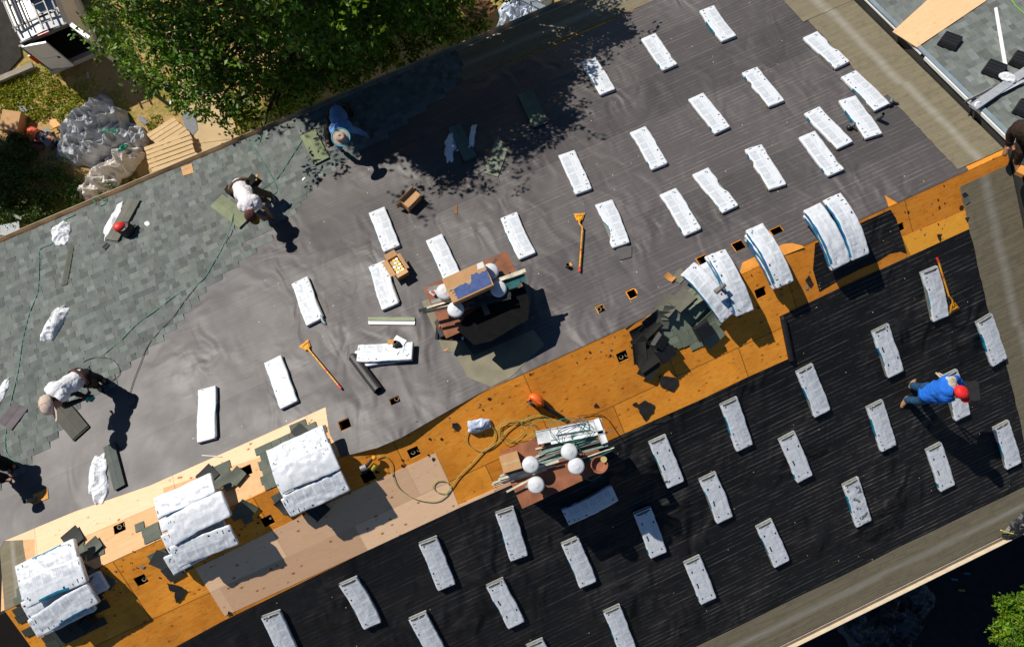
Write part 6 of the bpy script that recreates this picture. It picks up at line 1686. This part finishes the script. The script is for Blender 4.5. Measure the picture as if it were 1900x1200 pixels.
def person(label, J, col, hat, heady, face, M0, extras=None, tor=(.155, .115), hk=1.0):
    """J: joints in world coordinates; heady: direction crown of the head points to; face: direction the face looks"""
    r = thing("person", label, "person", M0)
    b = MB()
    sh_m = (J['shL'] + J['shR']) / 2; hip_m = (J['hipL'] + J['hipR']) / 2
    spine = (sh_m - hip_m); hd = J['head']; up_ = Vector(heady).normalized(); fc = Vector(face); fc = (fc - up_ * fc.dot(up_)).normalized(); sd = up_.cross(fc)
    # skin: one continuous body
    caps(b, hip_m, hip_m + spine * .5, .12, .105); caps(b, hip_m + spine * .5, sh_m - spine * .08, .11, .115)
    caps(b, J['shL'], J['shR'], .055, .055); caps(b, J['hipL'], J['hipR'], .09, .09)
    neck = sh_m + (hd - sh_m) * .25
    caps(b, sh_m, hd, .055, .05)
    Rh = Matrix((sd, fc, up_)).transposed()
    blob(b, hd, (.075, .095, .115), Rh, 12); blob(b, hd + fc * .03 - up_ * .06, (.055, .06, .06), Rh)
    blob(b, hd + fc * .098 - up_ * .015, (.013, .02, .022), Rh, 6)          # nose
    for q in (-1, 1): blob(b, hd + sd * q * .076 - up_ * .01, (.012, .022, .032), Rh, 6)   # ears
    blob(b, hd + fc * .085 - up_ * .055, (.025, .012, .008), Rh, 6)          # lips
    for q in 'LR':
        caps(b, J['sh' + q], J['el' + q], .048, .038); caps(b, J['el' + q], J['ha' + q], .038, .026)
        dv = (J['ha' + q] - J['el' + q]); hand(b, J['ha' + q], dv.normalized() + Vector((0, 0, -.2)), curl=.9, side=1 if q == 'L' else -1)
        caps(b, J['hip' + q], J['kn' + q], .085, .055); caps(b, J['kn' + q], J['an' + q], .055, .038); caps(b, J['an' + q], J['to' + q], .035, .03)
    fused("body", b, M_SKIN, r, .008, 2)
    e = MB()
    for q in (-1, 1): blob(e, hd + fc * .082 + sd * q * .03 + up_ * .012, (.012, .008, .008), Rh, 6)
    part("eyes", e, simple("eye_dark", (.02, .015, .012), .2), r, smooth=True)
    # hair
    hb = MB(); blob(hb, hd - fc * .018 + up_ * .012, (.083, .094, .115), Rh, 12); part("hair", hb, simple("hair_dark", (.015, .01, .008), .6, .3, .4, 60, .4, 90), r, smooth=True)
    # shirt
    s_ = MB(); sl_ = col.get('sleeve', 1)
    caps(s_, hip_m + spine * .02, hip_m + spine * .45, tor[0], tor[0] * .95); caps(s_, hip_m + spine * .4, sh_m - spine * .1, tor[0] * .97, tor[0] * 1.02)
    ax = (J['shL'] - J['shR']).normalized()
    caps(s_, sh_m - spine * .12 + ax * .10, sh_m - spine * .12 - ax * .10, tor[1] * 1.1, tor[1] * 1.1); caps(s_, hip_m + spine * .35 + ax * .07, hip_m + spine * .35 - ax * .07, tor[1], tor[1])
    caps(s_, J['shL'], J['shR'], .078, .078); caps(s_, sh_m, sh_m + (hd - sh_m) * .3, .075, .062)
    for q in 'LR':
        if sl_ < 1: caps(s_, J['sh' + q], J['sh' + q].lerp(J['el' + q], sl_ * 1.0), .072, .066)
        elif 'arm' not in col: caps(s_, J['sh' + q], J['el' + q], .072, .056); caps(s_, J['el' + q], J['el' + q].lerp(J['ha' + q], .9), .054, .042)
    fused("shirt", s_, col['shirt'], r, .012, 4)
    if 'arm' in col:
        for q in 'LR':
            a = MB(); caps(a, J['sh' + q].lerp(J['el' + q], .12), J['el' + q], .064, .052); caps(a, J['el' + q], J['el' + q].lerp(J['ha' + q], .92), .05, .038)
            fused("sleeve", a, col['arm'], r, .012, 3)
    # trousers
    t = MB()
    caps(t, J['hipL'], J['hipR'], .125, .125); caps(t, hip_m, hip_m + spine * .12, .135, .13)
    for q in 'LR':
        caps(t, J['hip' + q], J['kn' + q], .108, .076); caps(t, J['kn' + q], J['kn' + q].lerp(J['an' + q], .93), .074, .062)
    fused("trousers", t, col['pants'], r, .012, 3)
    bl = MB(); caps(bl, hip_m + spine * .08 + ax * .07, hip_m + spine * .08 - ax * .07, .14, .14); 
    for q in 'LR':
        f = MB(); d = (J['to' + q] - J['an' + q]); dn = d.normalized()
        caps(f, J['an' + q] + UPV * .03, J['an' + q] - UPV * .02, .052, .05); caps(f, J['an' + q] - UPV * .03 - dn * .03, J['an' + q] + dn * .16 - UPV * .035, .045, .04)
        fused("boot", f, col['boot'], r, .01, 2)
    if 'glove' in col:
        g = MB(); hand(g, J['haL'], (J['haL'] - J['elL']).normalized() + Vector((0, 0, -.2)), curl=.9, s=1.25); caps(g, J['haL'], J['haL'] + (J['haL'] - J['elL']).normalized() * .05, .035, .035)
        fused("glove", g, col['glove'], r, .008, 2)
    # hat
    Mh = Matrix((sd, fc, up_)).transposed().to_4x4(); Mh.translation = hd + up_ * .03
    Mh = Mh @ Matrix.Scale(hk, 4)
    kind, hm, hm2 = hat
    h_ = MB()
    if kind == 'cap':
        h_.lathe(Mh, [(.095, .0), (.104, .02), (.104, .05), (.092, .085), (.06, .108), (.02, .118), (.0001, .119)], 24)
        h_.v = [Mh @ (Matrix.Diagonal((1, 1.12, 1)) @ (Mh.inverted() @ q)) for q in h_.v]
        for i in range(6):
            a0 = i * math.pi / 3; h_.tube([Mh @ Vector((r2 * math.cos(a0), r2 * 1.12 * math.sin(a0), z2)) for r2, z2 in ((.105, .03), (.098, .08), (.064, .109), (.01, .12))], .0022, 5)
        h_.lathe(Mh, [(.012, .118), (.012, .126), (.0001, .127)], 10)
        bm_ = MB(); pts = []
        for i in range(9):
            a = R(25 + i * 16.25); pts.append(Mh @ Vector((math.cos(a) * .10, .055 + math.sin(a) * .155, .012 - .02 * abs(math.cos(a)))))
        pts += [Mh @ Vector((-.085, .06, .005)), Mh @ Vector((.085, .06, .005))]
        bm_.add(pts + [q - up_ * .006 for q in pts], [tuple(range(11)), tuple(range(11, 22))[::-1]] + [(i, (i + 1) % 11, 11 + (i + 1) % 11, 11 + i) for i in range(11)])
        hh = part("cap", h_, hm, r, smooth=True); part("visor", bm_, hm2 or hm, hh)
    elif kind == 'brim':
        h_.lathe(Mh, [(.175, -.005), (.17, .003), (.12, .004), (.098, .012), (.092, .08), (.075, .105), (.035, .10), (.0001, .092)], 28)
        hh = part("hat_crown", h_, hm, r, smooth=True)
        b2 = MB(); b2.lathe(Mh, [(.165, -.004), (.186, .004), (.186, .012), (.165, .008), (.165, -.004)], 28); part("hat_brim", b2, hm2, hh, smooth=True)
    if extras: extras(r, J, spine, hip_m, sh_m, ax)
    return r
def pv(u, v, s, h): return P(u, v, s, h)
def belt(r, hm, sp, ax, c):
    z = sp.normalized(); x = (ax - z * ax.dot(z)).normalized(); y = z.cross(x)
    M = Matrix((x, y, z)).transposed().to_4x4(); M.translation = hm + sp * .04
    b = MB(); b.lathe(M @ Matrix.Diagonal((1.28, .92, 1, 1)), [(.150, -.035), (.172, -.033), (.174, .03), (.150, .033), (.150, -.035)], 28)
    part("tool_belt", b, cloth("belt", c, .4), r, smooth=True)
# tan-capped worker, lower left
s = 1
J = dict(hipL=pv(139, 704, s, .86), hipR=pv(157, 697, s, .86), shL=pv(112, 738, s, 1.12), shR=pv(92, 722, s, 1.12), head=pv(99, 748, s, 1.17),
         elL=pv(136, 727, s, .85), haL=pv(160, 737, s, .62), elR=pv(122, 752, s, .80), haR=pv(150, 742, s, .58),
         knL=pv(168, 708, s, .48), anL=pv(178, 715, s, .09), toL=pv(186, 722, s, .05), knR=pv(170, 698, s, .48), anR=pv(186, 702, s, .09), toR=pv(194, 708, s, .05))
def ex1(r, J, sp, hm, sm_, ax):
    belt(r, hm, sp, ax, (.10, .05, .035))
    for q, c_ in ((-1, (.03, .02, .015)), (1, (.05, .03, .02))):
        b = MB(); b.box(T(hm + ax * q * .19 - UPV * .12), (-.07, -.06, -.1), (.07, .06, .1)); part("pouch", b, cloth("pouch", c_), r)
    b = MB(); b.tube([J['haL'] + Vector((.02, .02, .0)), J['haL'] + Vector((.1, .06, .02))], [.035, .03], 10); b.box(T(J['haL'] + Vector((.03, 0, -.06))), (-.03, -.03, -.08), (.03, .03, .04)); b.tube([J['haL'] + Vector((.06, .04, 0)), J['haL'] + Vector((.12, .16, .06))], .012, 8)
    part("nail_gun", b, M_BLK, r)
person("person in white shirt, black sleeves and tan cap stooping with a nail gun", J, dict(shirt=cloth("white_shirt", (.72, .72, .74), .06), arm=cloth("black_sleeve", (.025, .025, .03)), pants=cloth("black_pants", (.018, .017, .018)), boot=cloth("dark_boot", (.03, .025, .02)), glove=simple("teal_glove", (.0, .28, .26), .5)),
       ('cap', cloth("tan_cap", (.60, .47, .38), .08), None), Vector((-.75, .05, .65)), Vector((.5, -.75, -.4)), T(P(186, 708, 1)), ex1, hk=1.5)
# white-shirted worker, middle
J = dict(hipR=pv(436, 350, s, .80), hipL=pv(453, 340, s, .80), shR=pv(456, 386, s, .92), shL=pv(474, 378, s, .92), head=pv(465, 399, s, .92),
         elL=pv(493, 387, s, .62), haL=pv(504, 402, s, .18), elR=pv(478, 402, s, .55), haR=pv(498, 405, s, .12),
         knL=pv(480, 356, s, .52), anL=pv(502, 362, s, .09), toL=pv(508, 372, s, .05), knR=pv(462, 366, s, .48), anR=pv(492, 371, s, .09), toR=pv(498, 380, s, .05))
def ex2(r, J, sp, hm, sm_, ax):
    belt(r, hm, sp, ax, (.09, .035, .03))
    b = MB(); b.box(T(hm + ax * .26 - UPV * .05) @ Matrix.Rotation(.5, 4, 'Z'), (-.12, -.09, -.12), (.12, .09, .1), tap=.02); part("pouch", b, cloth("pouch_black", (.015, .013, .012)), r)
    b = MB(); b.box(T(hm + ax * .36 + UPV * .03) @ Matrix.Rotation(.9, 4, 'Z'), (-.06, -.02, -.02), (.06, .02, .02)); part("yellow_tool", b, M_YEL, r)
    b = MB(); b.box(T(hm - ax * .2 - UPV * .05) @ Matrix.Rotation(.5, 4, 'Z'), (-.08, -.1, -.12), (.08, .1, .1), tap=.02); part("pouch", b, cloth("pouch_brown", (.04, .025, .015)), r)
person("person in a white shirt bending double at the shingle edge, hands on the roof", J, dict(shirt=cloth("white_shirt2", (.74, .71, .72), .06), sleeve=.35, pants=cloth("khaki_pants", (.14, .10, .06)), boot=cloth("white_shoe", (.35, .34, .33), .4)),
       ('cap', cloth("maroon_cap", (.09, .035, .03)), cloth("yellow_visor", (.30, .18, .01))), Vector((.0, -.55, .8)), Vector((.25, -.75, -.6)), T(P(497, 370, 1)), ex2)
# hatted worker under the tree
J = dict(hipR=pv(617, 208, s, .52), hipL=pv(634, 203, s, .52), shR=pv(621, 245, s, .88), shL=pv(645, 238, s, .88), head=pv(633, 256, s, .98),
         elL=pv(664, 243, s, .62), haL=pv(679, 250, s, .22), elR=pv(627, 268, s, .5), haR=pv(632, 276, s, .12),
         knR=pv(607, 238, s, .30), anR=pv(609, 264, s, .09), toR=pv(610, 271, s, .05), knL=pv(650, 212, s, .30), anL=pv(640, 196, s, .08), toL=pv(645, 206, s, .05))
def ex3(r, J, sp, hm, sm_, ax):
    belt(r, hm, sp, ax, (.12, .09, .05))
person("person kneeling in a blue shirt and wide pale hat with a blue brim", J, dict(shirt=cloth("blue_shirt", (.13, .27, .55), .12), pants=cloth("dark_pants", (.02, .016, .012)), boot=cloth("brown_boot", (.10, .075, .05))),
       ('brim', cloth("straw_hat", (.42, .33, .26), .15), simple("teal_brim", (.03, .33, .45), .6)), Vector((.02, -.1, 1)), Vector((.2, -.9, -.2)), T(P(618, 250, 1)), ex3, hk=.98)
# red-capped worker, lower right
s = -1
J = dict(hipL=pv(1721, 722, s, .86), hipR=pv(1724, 736, s, .86), shL=pv(1762, 708, s, 1.28), shR=pv(1758, 731, s, 1.28), head=pv(1777, 729, s, 1.42),
         elL=pv(1775, 702, s, 1.05), haL=pv(1788, 716, s, .92), elR=pv(1744, 744, s, 1.05), haR=pv(1768, 740, s, .88),
         knL=pv(1706, 719, s, .48), anL=pv(1693, 715, s, .10), toL=pv(1696, 709, s, .05), knR=pv(1705, 744, s, .50), anR=pv(1683, 741, s, .10), toR=pv(1677, 750, s, .05))
def ex4(r, J, sp, hm, sm_, ax):
    b = MB(); caps(b, sm_ + sp * .02 + ax * .13 + Vector((0, 0, .05)), sm_ - ax * .02 + Vector((.02, 0, .07)), .075, .07); blob(b, sm_ - sp * .1 + ax * .1 + UPV * .05, (.1, .12, .07)); 
    fused("neck_cloth", b, cloth("patterned_cloth", (.48, .44, .34), .5), r, .012, 2)
person("person in a blue sweatshirt, jeans and red cap carrying dark shingles", J, dict(shirt=cloth("royal_blue_shirt", (.02, .15, .62), .12), pants=cloth("jeans", (.02, .07, .15), .3), boot=cloth("tan_boot", (.38, .24, .12), .2)),
       ('cap', simple("red_cap", (.75, .02, .02), .6, .4, .08, 9), None), Vector((.35, .05, 1)), Vector((.3, -.8, -.4)), T(P(1687, 730, -1)), ex4, tor=(.17, .125), hk=1.08)
c_ = P(1800, 725, -1, .95)
M = T(c_) @ Matrix.Rotation(R(-22), 4, 'Z') @ Matrix.Rotation(R(6), 4, 'Y')
rr_ = thing("shingle_bundle", "unwrapped dark shingles held by the worker in the red cap", "shingle bundle", M)
for i in range(4):
    mb = MB(); mb.box(M, (-.17 + .005 * i, -.17, -.03 + i * .014), (.16, .17 - .004 * i, -.018 + i * .014), (.030, .028, .026)); part("shingle", mb, M_SHB, rr_)
for a, b_, lab in (((1736, 691), (1752, 706), "thin wood lath slanting beside the red-capped worker's shoulder"), ((1741, 692), (1768, 705), "second wood lath beside the red-capped worker's shoulder")):
    mb = MB(); mb.beam(P(*a, -1, .9), P(*b_, -1, 1.0), .03, .012, (.45, .38, .25)); solo("wood_lath", mb, M_WOOD, T(P(*a, -1, .9)), lab, "lath")
# worker mostly outside the left edge
s = 1
J = dict(hipL=pv(-40, 850, s, .75), hipR=pv(-22, 840, s, .75), shL=pv(-45, 885, s, .85), shR=pv(-20, 878, s, .85), head=pv(-28, 896, s, .85),
         elL=pv(-15, 890, s, .5), haL=pv(8, 892, s, .15), elR=pv(-8, 880, s, .5), haR=pv(14, 884, s, .15),
         knL=pv(-16, 856, s, .42), anL=pv(12, 868, s, .09), toL=pv(18, 874, s, .05), knR=pv(-6, 850, s, .42), anR=pv(20, 860, s, .09), toR=pv(27, 866, s, .05))
person("person in black clothes bending at the left picture edge, mostly cut off", J, dict(shirt=cloth("black_shirt", (.02, .02, .022)), pants=cloth("black_pants2", (.015, .015, .016)), boot=cloth("dark_boot2", (.03, .02, .015))),
       ('cap', cloth("black_cap", (.02, .02, .02)), None), Vector((-.3, -.3, .9)), Vector((.4, -.7, -.5)), T(P(16, 864, 1)))
# worker cut by the right edge, on the neighbouring roof
s = 2
J = dict(hipL=pv(1893, 236, s, .55), hipR=pv(1898, 247, s, .55), shL=pv(1912, 236, s, .95), shR=pv(1922, 258, s, .95), head=pv(1932, 250, s, 1.0),
         elL=pv(1905, 262, s, .6), haL=pv(1890, 270, s, .3), elR=pv(1925, 275, s, .6), haR=pv(1915, 285, s, .3),
         knL=pv(1876, 246, s, .35), anL=pv(1873, 268, s, .09), toL=pv(1870, 276, s, .05), knR=pv(1895, 282, s, .35), anR=pv(1888, 300, s, .09), toR=pv(1890, 308, s, .05))
person("person in brown work clothes kneeling at the right edge on the neighbouring roof", J, dict(shirt=cloth("brown_shirt", (.035, .022, .016)), pants=cloth("brown_pants", (.03, .018, .012)), boot=cloth("tan_boot2", (.22, .12, .06))),
       ('cap', cloth("brown_cap", (.04, .025, .02)), None), Vector((.5, -.1, .8)), Vector((.4, -.6, -.5)), T(P(1882, 275, 2)))
mb = MB(); mb.box(frame(2, P(1893, 322, 2) + nrm(2) * .02, R(25)), (-.09, -.06, 0), (.1, .07, .08)); solo("wood_block", mb, FL, T(P(1893, 322, 2)), "orange-brown wood block below the kneeling worker at the right edge", "wood block")
